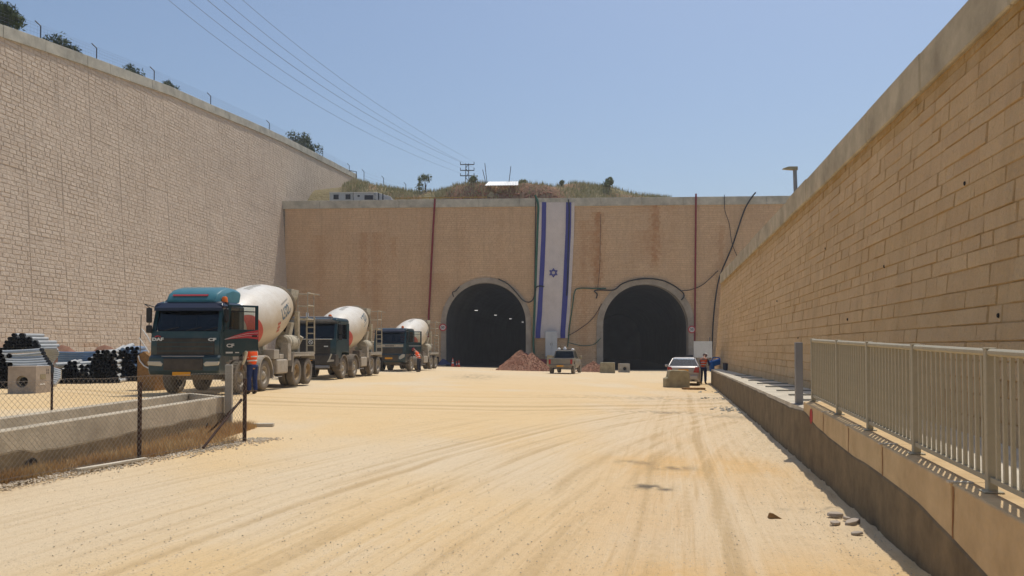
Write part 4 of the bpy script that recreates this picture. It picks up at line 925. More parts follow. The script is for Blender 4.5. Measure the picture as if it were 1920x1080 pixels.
def holebox(x, yb, Y_, w_, h, d, rz, label, mt='boxconc', marks=False):
    p = at(x, yb, Y_); t = thing('precast_box', label, 'concrete box', (p.x, Y_, g(p.x, Y_)-.01), rz)
    r = w_*.22; n = 24; mb = MB(); zc = h*.45; V = []; inner = [(r*math.cos(2*math.pi*k/n+math.pi/n), zc+r*math.sin(2*math.pi*k/n+math.pi/n)) for k in range(n)]
    def edge(k):
        a = 2*math.pi*k/n+math.pi/n; c, s = math.cos(a), math.sin(a); tt = min((w_/2)/abs(c) if abs(c) > 1e-6 else 9, ((h-zc) if s > 0 else zc)/abs(s) if abs(s) > 1e-6 else 9); return (c*tt, zc+s*tt)
    outer = [edge(k) for k in range(n)]
    V = [Vector((a, -d/2, b)) for a, b in outer]+[Vector((a, -d/2, b)) for a, b in inner]+[Vector((a, -d/2+.12, b)) for a, b in inner]
    mb.add(V, [(k, (k+1) % n, n+(k+1) % n, n+k) for k in range(n)]+[(n+k, n+(k+1) % n, 2*n+(k+1) % n, 2*n+k) for k in range(n)])
    x0, x1 = -w_/2, w_/2
    # corners of the front face, sides, top, back
    cs = [(x0,0),(x1,0),(x1,h),(x0,h)]
    for cx, cz in cs:
        near_ = sorted(range(n), key=lambda k: (outer[k][0]-cx)**2+(outer[k][1]-cz)**2)[:2]
        mb.add([Vector((cx,-d/2,cz)), Vector((outer[near_[0]][0],-d/2,outer[near_[0]][1])), Vector((outer[near_[1]][0],-d/2,outer[near_[1]][1]))], [(0,1,2)])
    mb.add([Vector((a, y, b)) for y in (-d/2, d/2) for a, b in cs], [(0,1,5,4),(1,2,6,5),(2,3,7,6),(3,0,4,7),(4,5,6,7)])
    mb.build('body', mt, t)
    mb = MB(); mb.lathe([(-d/2+.12,r),(-d/2+.118,r*.72)], 24, Matrix.Translation((0,0,zc))@Matrix.Rotation(R(90),4,'Z')); mb.build('hole_rim', 'conc', t)
    mb = MB(); 
    for k in range(9): a = k*.7; rk = r*.75*math.sqrt(k/9); mb.tube([(rk*math.cos(a), -d/2+.08, zc+rk*math.sin(a)), (rk*math.cos(a), -d/2+.3, zc+rk*math.sin(a))], r*.16, 10)
    mb.lathe([(-d/2+.10,r*.8),(-d/2+.10,0.001)], 24, Matrix.Translation((0,.05,zc))@Matrix.Rotation(R(90),4,'Z')); mb.build('pipe_ends', 'black', t)
    if marks:
        MB().box((w_/2+.003, -.02, h*.62), (.006, .30, .14)).build('label_plate', 'paleblock', t); MB().box((w_/2+.003, -.05, h*.34), (.006, .26, .035)).build('label_plate', 'white', t)
        mb = MB()
        for k, (a, b) in enumerate(((.18,.84),(.26,.84),(.18,.74),(.26,.74))): mb.box((w_/2+.003, a, h*b), (.006,.02,.06))
        mb.build('stencil', 'dark', t)
    return t
holebox(55, 741, 23.2, .80, .82, .80, R(3), 'square precast concrete box with a round cable hole in front of the pipe stacks', marks=True)
holebox(1170, 693, 73, .95, .85, .8, R(4), 'small grey concrete box with a round hole at the second tunnel mouth', 'conc')
# loose stones
for (x, y, s, mt, lab) in ((1449,953,.06,'brownstone','single brown stone lying on the sand well clear of the low wall'),):
    d = 1.65; Y_ = 1.62*F/(y-652); X_ = (x-960)/F*Y_; mb = MB(); V = [(-.09,-.03,0),(.10,-.04,0),(.09,.06,0),(-.08,.06,0),(-.07,-.02,.085),(-.02,-.01,.075),(.03,.03,.03),(-.06,.04,.07)]
    mb.quadbox([Vector(v)*.75 for v in V]); tag(mb.build('stone', mt, loc=(X_, Y_, g(X_, Y_)-.004), bevel=.008), lab, 'stone')
labs = ['flat grey slab of broken concrete furthest from the wall','small grey chunk between the broken slabs','narrow slab of broken concrete lying second nearest the camera','long broken slab leaning against the dark foot of the low wall','pale flat shard nearest the camera by the low wall']
for i, (x, y, w_, d_, h) in enumerate(((1562,942,.10,.06,.035),(1583,948,.04,.04,.03),(1562,957,.07,.045,.03),(1596,957,.14,.06,.05),(1603,973,.065,.035,.02))):
    Y_ = 1.58*F/(y-652); X_ = (x-960)/F*Y_; mb = MB(); mb.add([Vector((math.cos(a)*w_*random.uniform(.7,1.05), math.sin(a)*d_*random.uniform(.7,1.1), zz+random.uniform(-.004,.004))) for zz in (0, h) for a in [k*math.pi/3.5 for k in range(7)]], [tuple(range(7))[::-1], tuple(range(7,14))]+[(k,(k+1)%7,7+(k+1)%7,7+k) for k in range(7)])
    tag(mb.build('slab_fragment', 'boxconc', loc=(X_, Y_, g(X_, Y_)+.012), rot=(R(random.uniform(-8,8)),R(random.uniform(-6,6)),random.random()), bevel=.004, seg=1), labs[i], 'rubble')
mb = MB(); P = []
for i in range(2600):
    Y_ = 4+38*random.random()**1.7; d = abs(random.gauss(0, .38)); X_ = LOWX(Y_)-.05-d
    P.append((X_, Y_, g(X_, Y_)+.008))
for i in range(450):
    Y_ = random.uniform(6, 30); X_ = random.uniform(-.42, .33)*Y_; P.append((X_, Y_, g(X_, Y_)+.004))
for i in range(3500):
    Y_ = 4.5+16*random.random()**1.5; X_ = random.uniform(-.60, .48)*Y_
    if X_ < LOWX(Y_)-.1 and not (X_ < fb(Y_)-.1 if 'fb' in globals() and Y_ < 12.9 else X_ < -5.4+(Y_-9)*.25): P.append((X_, Y_, g(X_, Y_)+.004))
rocks(mb, P, .0085, flat=.55); tag(mb.build('gravel', 'pebble'), 'loose gravel strewn over the yard and along the low wall', 'gravel', kind='stuff')
mb = MB(); P = []
for i in range(60):
    Y_ = random.choice((22,22.5,23,28,33))+random.gauss(0, .5); X_ = LOWX(Y_)-.1-abs(random.gauss(0, .4)); P.append((X_, Y_, g(X_, Y_)+.02))
rocks(mb, P, .07, flat=.45); tag(mb.build('broken_concrete', 'conc'), 'scattered broken concrete crumbs at the foot of the low wall', 'rubble', kind='stuff')
p = at(1322, 735, 34.5); tag(MB().box((0,0,.05), (1.0,.35,.10)).box((.1,.2,.04),(.7,.2,.08),(0,0,.2)).build('timber_plank', 'brownstone', loc=(p.x-.35, 35.2, g(p.x, 35)), rot=(0,0,R(5)), bevel=.01), 'reddish plank lying on the ground below the low wall end', 'plank')

# ------------------------------------------------------------------ channel on the left, its fence, dry grass
NB = [Vector((-5.95,4.0,0)), Vector((-5.60,15.2,0))]; zt = .70
t = thing('concrete_channel', 'long open concrete channel with pale rims behind the chain-link fence', 'channel')
def chwall(x0, y0, x1, y1, th, name, mt='conc'):
    d = Vector((x1-x0, y1-y0, 0)).normalized(); n = Vector((-d.y, d.x, 0))*th
    mb = MB(); a = Vector((x0,y0,0)); b = Vector((x1,y1,0)); zz = Vector((0,0,zt)); lo = Vector((0,0,-.4))
    mb.quadbox([a+lo, b+lo, b+n+lo, a+n+lo, a+zz, b+zz, b+n+zz, a+n+zz]); return mb.build(name, mt, t, bevel=.012, seg=2)
chwall(-5.95, 3, -5.60, 15.2, .20, 'side_wall', 'chanc'); chwall(-7.0, 3, -6.72, 16.3, .20, 'side_wall', 'chanc')
mb = MB(); mb.quadbox([Vector(v) for v in ((-6.72,16.3,-.4),(-6.92,16.3,-.4),(-5.80,15.2,-.4),(-5.60,15.2,-.4),(-6.72,16.3,zt-.002),(-6.92,16.3,zt-.002),(-5.80,15.2,zt-.002),(-5.60,15.2,zt-.002))]); 
mb = MB(); mb.quadbox([Vector((-6.72,16.10,-.4)),Vector((-5.60,15.0,-.4)),Vector((-5.60,15.2,-.4)),Vector((-6.72,16.3,-.4)),Vector((-6.72,16.10,zt-.003)),Vector((-5.60,15.0,zt-.003)),Vector((-5.60,15.2,zt-.003)),Vector((-6.72,16.3,zt-.003))]); mb.build('end_wall', 'chanc', t)
mb = MB(); V = []
for k in range(60):
    y = 3+12.15*k/59; x = -5.95+.35*(y-3)/12.2+.010; z = .44-.05*(k > 30)+.04*(vnoise(np.array([y*1.7]), np.array([1.]), 9)[0]-.5)+.02*(vnoise(np.array([y*9.]), np.array([1.]), 9)[0]-.5)-.0*y
    V.append([Vector((x, y, -.4)), Vector((x, y, z-.02)), Vector((x-.009, y, z))])
mb.loft(V, close=False, caps=False); mb.build('bitumen_coat', 'tar', t)
for (y, r) in ((8.6,.18),(9.3,.15),(14.3,.08)):
    x = -5.95+.35*(y-3)/12.2+.013; mb = MB(); mb.lathe([(0,.001),(.004,r),(0,r*1.05)], 12, Matrix.Translation((x, y, .18))); mb.build('tar_patch', 'black', t)
mb = MB(); mb.box((0,0,.6), (.13,.13,1.2)); mb.box((0,0,-.2),(.13,.13,.4)); tag(mb.build('concrete_post', 'conc', loc=(-5.50,15.05,g(-5.5,15)), rot=(0,0,R(8)), bevel=.012), 'square grey concrete post at the end of the channel', 'post')
tag(MB().box((0,0,.03), (.75,.13,.06)).build('timber_batten', 'concw', loc=(-5.05,15.2,g(-5,15.2)), rot=(0,0,R(3)), bevel=.006), 'short pale batten on the ground behind the end fence post', 'batten')
fb = lambda Y: -4.43+(Y-12.85)*.30
t = thing('chain_link_fence', 'rusty-post chain-link fence with galvanised mesh in the left foreground', 'fence')
FZ = lambda Y: 1.175+(0.0)
def fpost(X_, Y_, zt_, r=.028, lab=None):
    mb = MB(); z0 = g(X_, Y_)-.25; mb.tube([(0,0,z0),(0,0,zt_)], r, 8); 
    mb.box((0,0,zt_+.004),(.05,.05,.01)); return mb.build('post', 'rust', t, loc=(X_, Y_, 0))
fpost(fb(12.85), 12.85, 1.13, .032); fpost(fb(10.62), 10.62, 1.17); fpost(fb(8.35), 8.35, 1.2); fpost(fb(6.1), 6.1, 1.2)
a = Vector((fb(12.75), 12.78, .80)); 
mb = MB(); mb.tube([a, (fb(12.1)-.02, 11.75, g(-4.7,11.7)+.03)], .02, 6); mb.build('brace', 'rust', t)
mb = MB(); mb.tube([a+Vector((0,0,-.02)), (-5.35, 13.3, .05)], .02, 6); mb.build('brace', 'rust', t)
mb = MB(); Ya, Yb = 4.6, 12.85; Lf = (Yb-Ya)*math.sqrt(1.09); Hf = 1.12; cell = .072; k = 0
def fp(u, z):   # u along the fence from the end post
    Y_ = Yb-u/math.sqrt(1.09); sag = .02*math.sin(u*2.7)**2; return Vector((fb(Y_)+.034+.008*math.sin(u*3+z*4), Y_, g(fb(Y_), Y_)+.04+z-(sag if z > .9 else 0)))
for s in (-1, 1):
    u = -Hf
    while u < Lf+Hf:
        pts_ = []
        for q in range(0, 9):
            z = Hf*q/8; uu = u+s*z*.92+(Hf if s < 0 else 0)
            if 0 <= uu <= Lf: pts_.append(fp(uu, z)+Vector((.002*s, 0, 0)))
        if len(pts_) > 1: mb.tube(pts_, .0019, 3, caps=False)
        u += cell
mb.build('wire_mesh', 'wire', t)
for z in (.02, 1.115): mb = MB(); mb.tube([fp(Lf*k/20, z) for k in range(21)], .003, 4); mb.build('tension_wire', 'wire', t)
tag(MB().tube([(0,0,-.4),(0,0,1.02)], .022, 6).build('fence_post', 'rust', loc=(-7.72,13.0,.2)), 'lone dark rusty post standing beyond the channel', 'post')
o = MB().box((0,0,.02), (1.05,.07,.035)).box((.2,.03,.022),(.6,.04,.03)).build('timber_batten', 'concw', loc=(-5.17,10.05,g(-5.2,10)+.012), rot=(0,0,R(68-180)), bevel=.005); tag(o, 'long white batten lying at the foot of the chain-link fence', 'batten')
pts = []
for i in range(26000):
    Y_ = random.uniform(5, 15.0); X0 = fb(Y_) if Y_ < 12.9 else -4.9; xw = -5.95+.35*(Y_-3)/12.2
    if X0 <= xw+.02: X0 = xw+.25
    u = random.betavariate(1.6, 1.3); X_ = xw+.01+(X0-xw-.03)*u
    dd = vnoise(np.array([Y_*1.3]), np.array([X_*4]), 33)[0]
    if random.random() < dd*1.5-.1: pts.append((X_, Y_, g(X_, Y_)-.01))
blades('dry_grass', pts, .15, .006, 'grassd', 'strip of dry straw-coloured grass between fence and channel', 'grass', lean=.8)
mb = MB(); P = []
for i in range(3200):
    Y_ = random.uniform(5, 13.4); X_ = fb(Y_)+random.gauss(.05, .16); P.append((X_, Y_, g(X_, Y_)+.006))
rocks(mb, P, .019); tag(mb.build('gravel', 'pebble'), 'strip of pale stones along the foot of the chain-link fence', 'gravel', kind='stuff')
# ------------------------------------------------------------------ street lamp behind the right wall
p = at(1491, 317, 44); t = thing('street_lamp', 'grey street lamp post with its head pointing left above the right wall', 'street lamp', (p.x, 44, 5.6))
Hl = p.z-5.6; MB().tube([(.12,0,-.5),(.05,0,Hl*.5),(-.02,0,Hl)], .13, 10, r2=.11).build('post', 'post', t, smooth=True)
mb = MB(); mb.loft([[Vector((x, -w_, z)), Vector((x, w_, z)), Vector((x, w_*.8, z+h)), Vector((x, -w_*.8, z+h))] for x, w_, z, h in ((.12,.12,Hl-.08,.22),(-.4,.16,Hl-.03,.16),(-.72,.10,Hl-.02,.05))]); mb.build('lamp_head', 'paleblock', t, bevel=.02)

# ------------------------------------------------------------------ wheels
RY = Matrix.Rotation(0, 4, 'Z')
def wheel(name, parent, loc, r, w_, rimm='hub', dual=False, side=1):
    """axis along local X, outer face towards side"""
    mb = MB(); h = w_/2; pr = [(-h*.8, r*.60), (-h, r*.70), (-h, r*.90), (-h*.82, r*.985), (-h*.3, r), (h*.3, r), (h*.82, r*.985), (h, r*.90), (h, r*.70), (h*.8, r*.60)]
    mb.lathe(pr, 28)
    for k in range(28):
        a = 2*math.pi*k/28
        for s in (-1, 1): mb.box((s*h*.45, r*.995*math.cos(a+s*.05), r*.995*math.sin(a+s*.05)), (h*.7, .05*r, .035*r), (a+math.pi/2, 0, 0))
    if dual: mb.lathe([(x-side*w_*1.12, q) for x, q in pr], 28)
    wl = mb.build(name, 'rubber', parent, smooth=True, loc=loc, angle=50)
    s = side; m2 = MB()
    m2.lathe([(s*h*.78, r*.61), (s*h*.80, r*.56), (s*h*.45 if not dual else -s*h*.2, r*.50), (s*h*.30 if not dual else -s*h*.5, r*.34), (s*h*.45 if not dual else -s*h*.2, r*.30), (s*h*.85 if not dual else s*h*.25, r*.22), (s*h*.95 if not dual else s*h*.4, r*.16), (s*h*.95 if not dual else s*h*.4, .001)], 24)
    for k in range(10):
        a = 2*math.pi*k/10; x0 = s*h*.36 if not dual else -s*h*.45
        m2.lathe([(x0, r*.035), (x0+s*.05, r*.035), (x0+s*.05, .0005)], 6, Matrix.Translation((0, r*.40*math.cos(a), r*.40*math.sin(a))))
    m2.build('rim', rimm, wl, smooth=True); return wl

# ------------------------------------------------------------------ concrete mixer trucks (local: front to -Y, driver side +X, axle one at y=0)
AXL = (0, 1.95, 5.15, 6.52); WR = .52
def drumfn():
    import mathutils
    O_ = Vector((0, 1.25, 2.03)); d = Vector((0, math.cos(R(13)), math.sin(R(13)))); up = Vector((0, -math.sin(R(13)), math.cos(R(13)))); X_ = Vector((1,0,0)); return O_, d, up, X_
DP = [(0,.001),(0,.62),(.08,.72),(.55,.93),(1.1,1.05),(1.7,1.12),(2.4,1.14),(3.0,1.115),(3.7,1.03),(4.3,.90),(4.75,.80),(4.80,.83),(4.95,.83),(5.0,.72),(5.3,.60),(5.35,.50),(5.2,.45)]
def drum_r(s): return float(np.interp(s, [p[0] for p in DP[1:11]], [p[1] for p in DP[1:11]]))
def drum_pt(s, a, off=.006):   # a: angle from +X towards up
    O_, d, up, X_ = drumfn(); r = drum_r(s)+off; return O_+d*s+X_*(r*math.cos(a))+up*(r*math.sin(a))
def mixer(name, label, loc, rz, hw_, kind):
    t = thing(name, label, 'concrete mixer', loc, rz, 'concrete mixer trucks queued along the left side')
    yf, yb = -1.38, (.36 if kind == 1 else .72); W = hw_; rz_ = 2.42 if kind == 1 else 2.54; top = 2.66 if kind == 1 else 2.78; LIFT = .22
    # cab: lower shell with wheel arch, posts, roof
    side = [(yf,.80),(-.66,.80),(-.60,.95),(-.42,1.10),(.30,1.10),(yb-.02,1.06),(yb,.95),(yb,1.2),(yb,1.74),(yf+.02,1.74),(yf-.01,1.3)]
    if kind == 1:
        mb = MB(); mb.prism(side, -W, W-.04, 'x'); mb.prism([(yf,.80),(-1.0,.80),(-1.0,1.74),(yf+.02,1.74)], W-.04, W, 'x')
    else: mb = MB(); mb.prism(side, -W, W, 'x')
    mb.box((0, yb-.04, 2.14), (2*W, .08, .80))
    cab = mb.build('cab_body', 'teal', t, bevel=.04, seg=3, loc=(0,0,LIFT))
    for s in (-1, 1):
        mb = MB()
        mb.quadbox([Vector((s*W, yf+.02, 1.74)), Vector((s*W, yf+.16, 1.74)), Vector((s*(W-.12), yf+.14, 1.74)), Vector((s*(W-.12), yf+.02, 1.74)), Vector((s*(W-.03), yf+.20, rz_)), Vector((s*(W-.03), yf+.34, rz_)), Vector((s*(W-.14), yf+.32, rz_)), Vector((s*(W-.14), yf+.20, rz_))])
        MB().box((s*(W-.04), yb-.20, 2.14), (.06, .30, .80)).build('rear_quarter', 'teal', cab, bevel=.015)
        if not (s > 0 and kind != 2): mb.box((s*(W-.05), -.3, rz_-.03), (.05, 1.7, .08)); mb.box((s*(W-.05), yf+.50, 2.1), (.04,.04,.72))
        mb.build('pillar', 'teal', cab, bevel=.015)
    mb = MB(); xr = W-.02
    mb.loft([[Vector((-xr*k, y, z)), Vector((xr*k, y, z)), Vector((xr*k, y2, z)), Vector((-xr*k, y2, z))] for k, y, y2, z in ((1,yf+.16,yb,rz_),(1,yf+.14,yb,rz_+.10),(.97,yf+.22,yb,top-.06),(.90,yf+.38,yb-.06,top))])
    mb.build('roof', 'navy' if kind == 1 else 'teal', cab, bevel=.03, seg=3)
    # glass
    mb = MB(); mb.quadbox([Vector((-W+.12,yf+.045,1.76)),Vector((W-.12,yf+.045,1.76)),Vector((W-.12,yf+.06,1.76)),Vector((-W+.12,yf+.06,1.76)),Vector((-W+.14,yf+.225,rz_)),Vector((W-.14,yf+.225,rz_)),Vector((W-.14,yf+.24,rz_)),Vector((-W+.14,yf+.24,rz_))]); mb.build('windscreen', 'glassd', cab)
    for s in ((-1,) if kind != 2 else (-1, 1)): MB().box((s*(W-.03), (yf+yb)/2+.1, 2.10), (.012, yb-yf-.5, .70)).build('side_window', 'glassl', cab)
    mb = MB(); 
    for sx in (-.58, .58): mb.box((sx, yb-.5, 1.80), (.52,.5,.2)); mb.box((sx, yb-.26, 2.05), (.5,.12,.6))
    mb.box((0, yf+.36, 1.80), (2*W-.3, .45, .16)); mb.build('seat', 'inner', cab, bevel=.03)
    mb = MB(); mb.lathe([(-.015,.20),(.015,.22),(-.015,.24),(-.03,.22),(-.015,.20)], 18, Matrix.Translation((.58, yf+.62, 1.95))@Matrix.Rotation(R(60),4,'X')@Matrix.Rotation(R(90),4,'Y')); mb.build('steering_wheel', 'black', cab)
    # sun visor and wipers
    mb = MB(); mb.loft([[Vector((x, yf+.14+.10*(abs(x)/W)**4, rz_+.07)), Vector((x, yf-.02+.14*(abs(x)/W)**4, rz_-.06)), Vector((x, yf-.01+.14*(abs(x)/W)**4, rz_+.03)), Vector((x, yf+.16+.10*(abs(x)/W)**4, rz_+.16))] for x in np.linspace(-W+.03, W-.03, 13)]); mb.build('sun_visor', 'navy' if kind != 2 else 'chassis', cab, smooth=True)
    for sx in (-.7, 0, .55): MB().tube([(sx, yf+.02, 1.76), (sx+.45, yf+.06, 1.86)], .012, 4).build('wiper', 'black', cab)
    # grille and bumper
    if kind == 1:
        mb = MB(); mb.box((0, yf-.012, 1.28), (1.78, .03, .50)); gr = mb.build('grille', 'grille', cab, bevel=.03)
        mb = MB()
        for z in (1.14, 1.27, 1.40): mb.box((0, yf-.035, z), (1.72, .025, .035))
        mb.build('slat', 'teal', gr)
        mb = MB(); textmesh(mb, 'DAF', .125, lambda u, v: Vector((-.84+u*1.5, yf-.062, 1.49+v)), bold=.006); textmesh(mb, 'CF', .12, lambda u, v: Vector((.84+u*1.8, yf-.062, 1.48+v)), bold=.005); mb.build('lettering', 'silver', cab)
        mb = MB(); mb.tube([(-.93,yf-.05,1.565),(-.88,yf-.055,1.59),(-.82,yf-.055,1.595),(-.76,yf-.05,1.57)], .018, 5); mb.build('emblem', 'signred', cab)
        mb = MB(); mb.prism([(yf-.10,.42),(yf-.16,.55),(yf-.14,.95),(yf-.04,1.02),(yf+.3,1.02),(yf+.5,.6),(yf+.3,.42)], -W-.01, W+.01, 'x'); bp = mb.build('bumper', 'teal', t, bevel=.05, seg=3, loc=(0,0,LIFT))
        MB().box((0, yf-.15, .74), (1.22, .06, .36)).build('air_intake', 'grille', bp, bevel=.04)
        MB().box((0, yf-.185, .985), (1.30, .03, .03)).build('grab_rail', 'post', bp, bevel=.006)
        for s in (-1, 1):
            mb = MB(); mb.prism([(s*.66,.68),(s*1.08,.71),(s*1.10,.83),(s*.70,.83),(s*.62,.76)], yf-.175, yf-.08, 'y'); mb.build('headlight', 'lamp', bp, bevel=.02)
        MB().box((-.05, yf-.155, .455), (.55,.02,.115)).build('number_plate', 'plate', bp); pz = .455
    elif kind == 2:
        mb = MB(); mb.box((0, yf-.012, 1.30), (1.9, .03, .84)); gr = mb.build('grille', 'grille', cab, bevel=.05)
        mb = MB()
        for z in np.arange(.95, 1.65, .1): mb.box((0, yf-.032, z), (1.75, .02, .03))
        mb.build('slat', 'black', gr)
        mb = MB(); mb.box((0, yf-.045, 1.73), (2.1,.03,.035)); mb.build('chrome_strip', 'chrome', cab, bevel=.008)
        mb = MB(); mb.lathe([(-.02,.075),(-.02,.105),(.02,.105),(.02,.075)], 20, Matrix.Translation((0, yf-.05, 1.58))@Matrix.Rotation(R(90),4,'Z')); mb.box((0,yf-.05,1.58),(.14,.02,.03),(0,R(40),0)); mb.build('emblem', 'silver', cab)
        MB().box((.75, yf-.035, 1.38), (.20,.02,.05)).build('lettering', 'silver', cab)
        mb = MB(); mb.prism([(yf-.06,.40),(yf-.12,.55),(yf-.10,.98),(yf,1.02),(yf+.3,1.02),(yf+.5,.6),(yf+.3,.40)], -W-.01, W+.01, 'x'); bp = mb.build('bumper', 'grille', t, bevel=.05, seg=3, loc=(0,0,LIFT))
        MB().box((0, yf-.08, .40), (1.9, .16, .14)).build('bumper_lip', 'post', bp, bevel=.03)
        for s in (-1, 1):
            mb = MB(); mb.prism([(s*.82,.62),(s*1.17,.66),(s*1.18,.75),(s*.98,.75),(s*1.08,1.0),(s*1.02,1.04),(s*.92,.78)], yf-.135, yf-.06, 'y'); mb.build('headlight', 'lamp', bp, bevel=.01)
        MB().box((-.15, yf-.125, .66), (.52,.02,.12)).build('number_plate', 'plate', bp)
        mb = MB(); mb.tube([(-1.05,yf+.05,2.78),(-1.0,yf-.0,2.68),(1.0,yf-.0,2.68),(1.05,yf+.05,2.78)], .03, 6); mb.tube([(-1.05,yf+.05,2.79),(1.05,yf+.05,2.79)], .03, 6); mb.build('roof_light_bar', 'post', cab)
        mb = MB(); mb.lathe([(-.0,.07),(.28,.06),(.3,.0)], 10, Matrix.Translation((-.55,-.4,2.76))@Matrix.Rotation(R(-90),4,'Y')); mb.build('air_horn', 'white', cab)
    else:
        mb = MB(); mb.box((0, yf-.012, 1.18), (1.85, .03, .45)); gr = mb.build('grille', 'grille', cab, bevel=.03)
        MB().box((0, yf-.03, 1.56), (1.95,.03,.19)).build('name_band', 'grey', cab, bevel=.01)
        mb = MB()
        for k in range(8): mb.box((-.28+.08*k, yf-.05, 1.55), (.05,.012,.07))
        mb.build('lettering', 'dark', cab)
        mb = MB(); mb.prism([(yf-.08,.42),(yf-.14,.6),(yf-.12,.95),(yf-.02,1.02),(yf+.3,1.02),(yf+.5,.6),(yf+.3,.42)], -W-.01, W+.01, 'x'); bp = mb.build('bumper', 'teal', t, bevel=.05, seg=3, loc=(0,0,LIFT))
        MB().box((0, yf-.125, .72), (1.3, .06, .42)).build('air_intake', 'grille', bp, bevel=.04)
        for s in (-1, 1):
            mb = MB(); mb.prism([(s*.68,.66),(s*.80,.62),(s*1.10,.78),(s*1.12,.98),(s*.92,1.0),(s*.70,.80)], yf-.155, yf-.06, 'y'); mb.build('headlight', 'lamp', bp, bevel=.03)
        MB().box((-.02, yf-.165, .70), (.52,.02,.12)).build('number_plate', 'plate', bp)
    # mirrors
    for s in ((-1,) if kind != 2 else (-1, 1)):
        mb = MB(); x = s*(W+(.04 if kind == 1 else .22)); mb.tube([(s*(W-.08),yf+.2,2.46),(s*(W+.2),yf-.02,2.56),(x,yf-.05,2.46),(x,yf-.05,1.75),(s*(W-.02),yf+.1,1.62)], .016, 5); mi = mb.build('mirror_arm', 'black', cab)
        mb = MB(); mb.box((x,yf-.05,2.22), (.17,.09,.46)); mb.build('mirror', 'black', mi, bevel=.04, seg=3); mb = MB(); mb.box((x,yf-.05,1.80), (.18,.09,.24)); mb.build('mirror', 'black', mi, bevel=.06, seg=3)
    if kind == 2:
        pass
    # beacon and roof fittings
    mb = MB(); bx = .95 if kind == 1 else .75; mb.lathe([(0,.10),(.16,.085),(.2,.05),(.2,.001)], 14, Matrix.Translation((bx, yf+.55, top-.04))@Matrix.Rotation(R(-90),4,'Y')); mb.build('beacon', 'orange', cab, smooth=True)
    MB().box((bx, yf+.55, top-.05), (.2,.2,.06)).build('beacon_base', 'black', cab)
    mb = MB(); mb.tube([(-W+.25,-.3,top),(-W+.22,-.35,top+.35)], .008, 4); mb.build('aerial', 'black', cab)
    if kind == 1:
        mb = MB(); S_ = []
        for y, z0, z1, wd in ((yf+.30,2.60,2.70,.84),(yf+.45,2.60,2.92,.86),(yf+.75,2.60,3.06,.88),(yf+1.2,2.60,3.16,.90),(yf+1.68,2.68,3.14,.92),(yf+1.74,2.70,3.08,.92)):
            c = .10; S_.append([Vector((-wd,y,z0)),Vector((wd,y,z0)),Vector((wd,y+.10,z1-c*1.2)),Vector((wd-c,y,z1-c*.3)),Vector((wd-2.5*c,y,z1)),Vector((-wd+2.5*c,y,z1)),Vector((-wd+c,y,z1-c*.3)),Vector((-wd,y+.10,z1-c*1.2))])
        mb.loft(S_); de = mb.build('wind_deflector', 'tealroof', cab, smooth=True, bevel=.03, seg=2, angle=50)
        mb = MB(); mb.loft([[Vector((x, yf+.37+s*.04-.03, 2.83+s*.05)) for s in (0, 1)]+[Vector((x, yf+.37+s*.04+.03, 2.83+s*.05)) for s in (1, 0)] for x in (-.60, .50)]); mb.build('red_stripe', 'signred', de)
    # steps and interior of the doorway
    mb = MB(); 
    for z in (.45, .78): mb.box((W-.06, -.82, z), (.16, .34, .04))
    mb.build('step', 'chassis', t)
    # open driver's door
    if kind != 2:
        hingey = yf+.22; dw = 1.12
        dr = MB(); dr.prism([(0,.98),(dw*.45,.98),(dw*.62,1.14),(dw,1.14),(dw,1.80),(0,1.80)], -.07, 0, 'x')
        z1, z2 = 1.80, 2.56
        dr.prism([(0,z1),(.16,z1),(.24,z2-.06),(dw-.10,z2-.06),(dw-.10,z1),(dw,z1),(dw,z2),(.14,z2)], -.06, -.005, 'x')
        do = dr.build('door', 'teal', t, bevel=.012, seg=2, loc=(W, hingey, LIFT), rot=(0, 0, R(-42) if kind == 1 else R(-50)))
        MB().box((-.03, dw*.55, 2.15), (.01, dw*.66, .70)).build('window', 'glassl', do)
        MB().box((-.03, dw*.55, 2.36), (.03, dw*.70, .03)).build('window_bar', 'black', do)
        MB().box((.012, dw-.14, 1.60), (.025, .16, .05)).build('handle', 'black', do)
        mb = MB()
        for a, b, c, d in ((1.36,1.56,1.50,1.85),(1.32,1.42,1.40,1.60)):
            pass
        P0 = [(0.02,1.50),(.35,1.62),(.75,1.735),(1.10,1.79)]; P1 = [(0.02,1.485),(.35,1.52),(.75,1.54),(1.10,1.50)]
        if kind == 1:
            for k in range(3): mb.add([Vector((.004, P0[k][0], P0[k][1])), Vector((.004, P0[k+1][0], P0[k+1][1])), Vector((.004, P1[k+1][0], P1[k+1][1])), Vector((.004, P1[k][0], P1[k][1]))], [(0,1,2,3)])
            mb.build('red_stripe', 'signred', do)
            mb = MB()
            for q in (.3, .62): mb.tube([(.006, P0[k][0], P0[k][1]*(1-q)+P1[k][1]*q) for k in range(4)], .007, 4)
            mb.build('pinstripe', 'silver', do)
            mb = MB(); textmesh(mb, 'CF', .15, lambda u, v: Vector((.005, .20+u*1.4, 1.30+v)), bold=.006); 
            mb.box((.004,.17,1.09),(.006,.22,.05)); mb.box((.004,.42,1.09),(.006,.12,.03)); mb.build('lettering', 'silver', do)
        else:
            mb.box((.004,.6,1.55),(.006,.9,.03)); mb.build('pinstripe', 'silver', do)
        mb = MB(); mb.tube([(.0,.10,2.48),(.12,.02,2.50),(.12,.02,1.85),(.0,.06,1.80)], .014, 5); ma = mb.build('mirror_arm', 'black', do)
        MB().box((.10,.03,2.22), (.20,.09,.42)).build('mirror', 'black', ma, bevel=.04, seg=3)
    # chassis
    mb = MB()
    for s in (-.42, .42): mb.box((s, 3.7, .92), (.09, 7.2, .26))
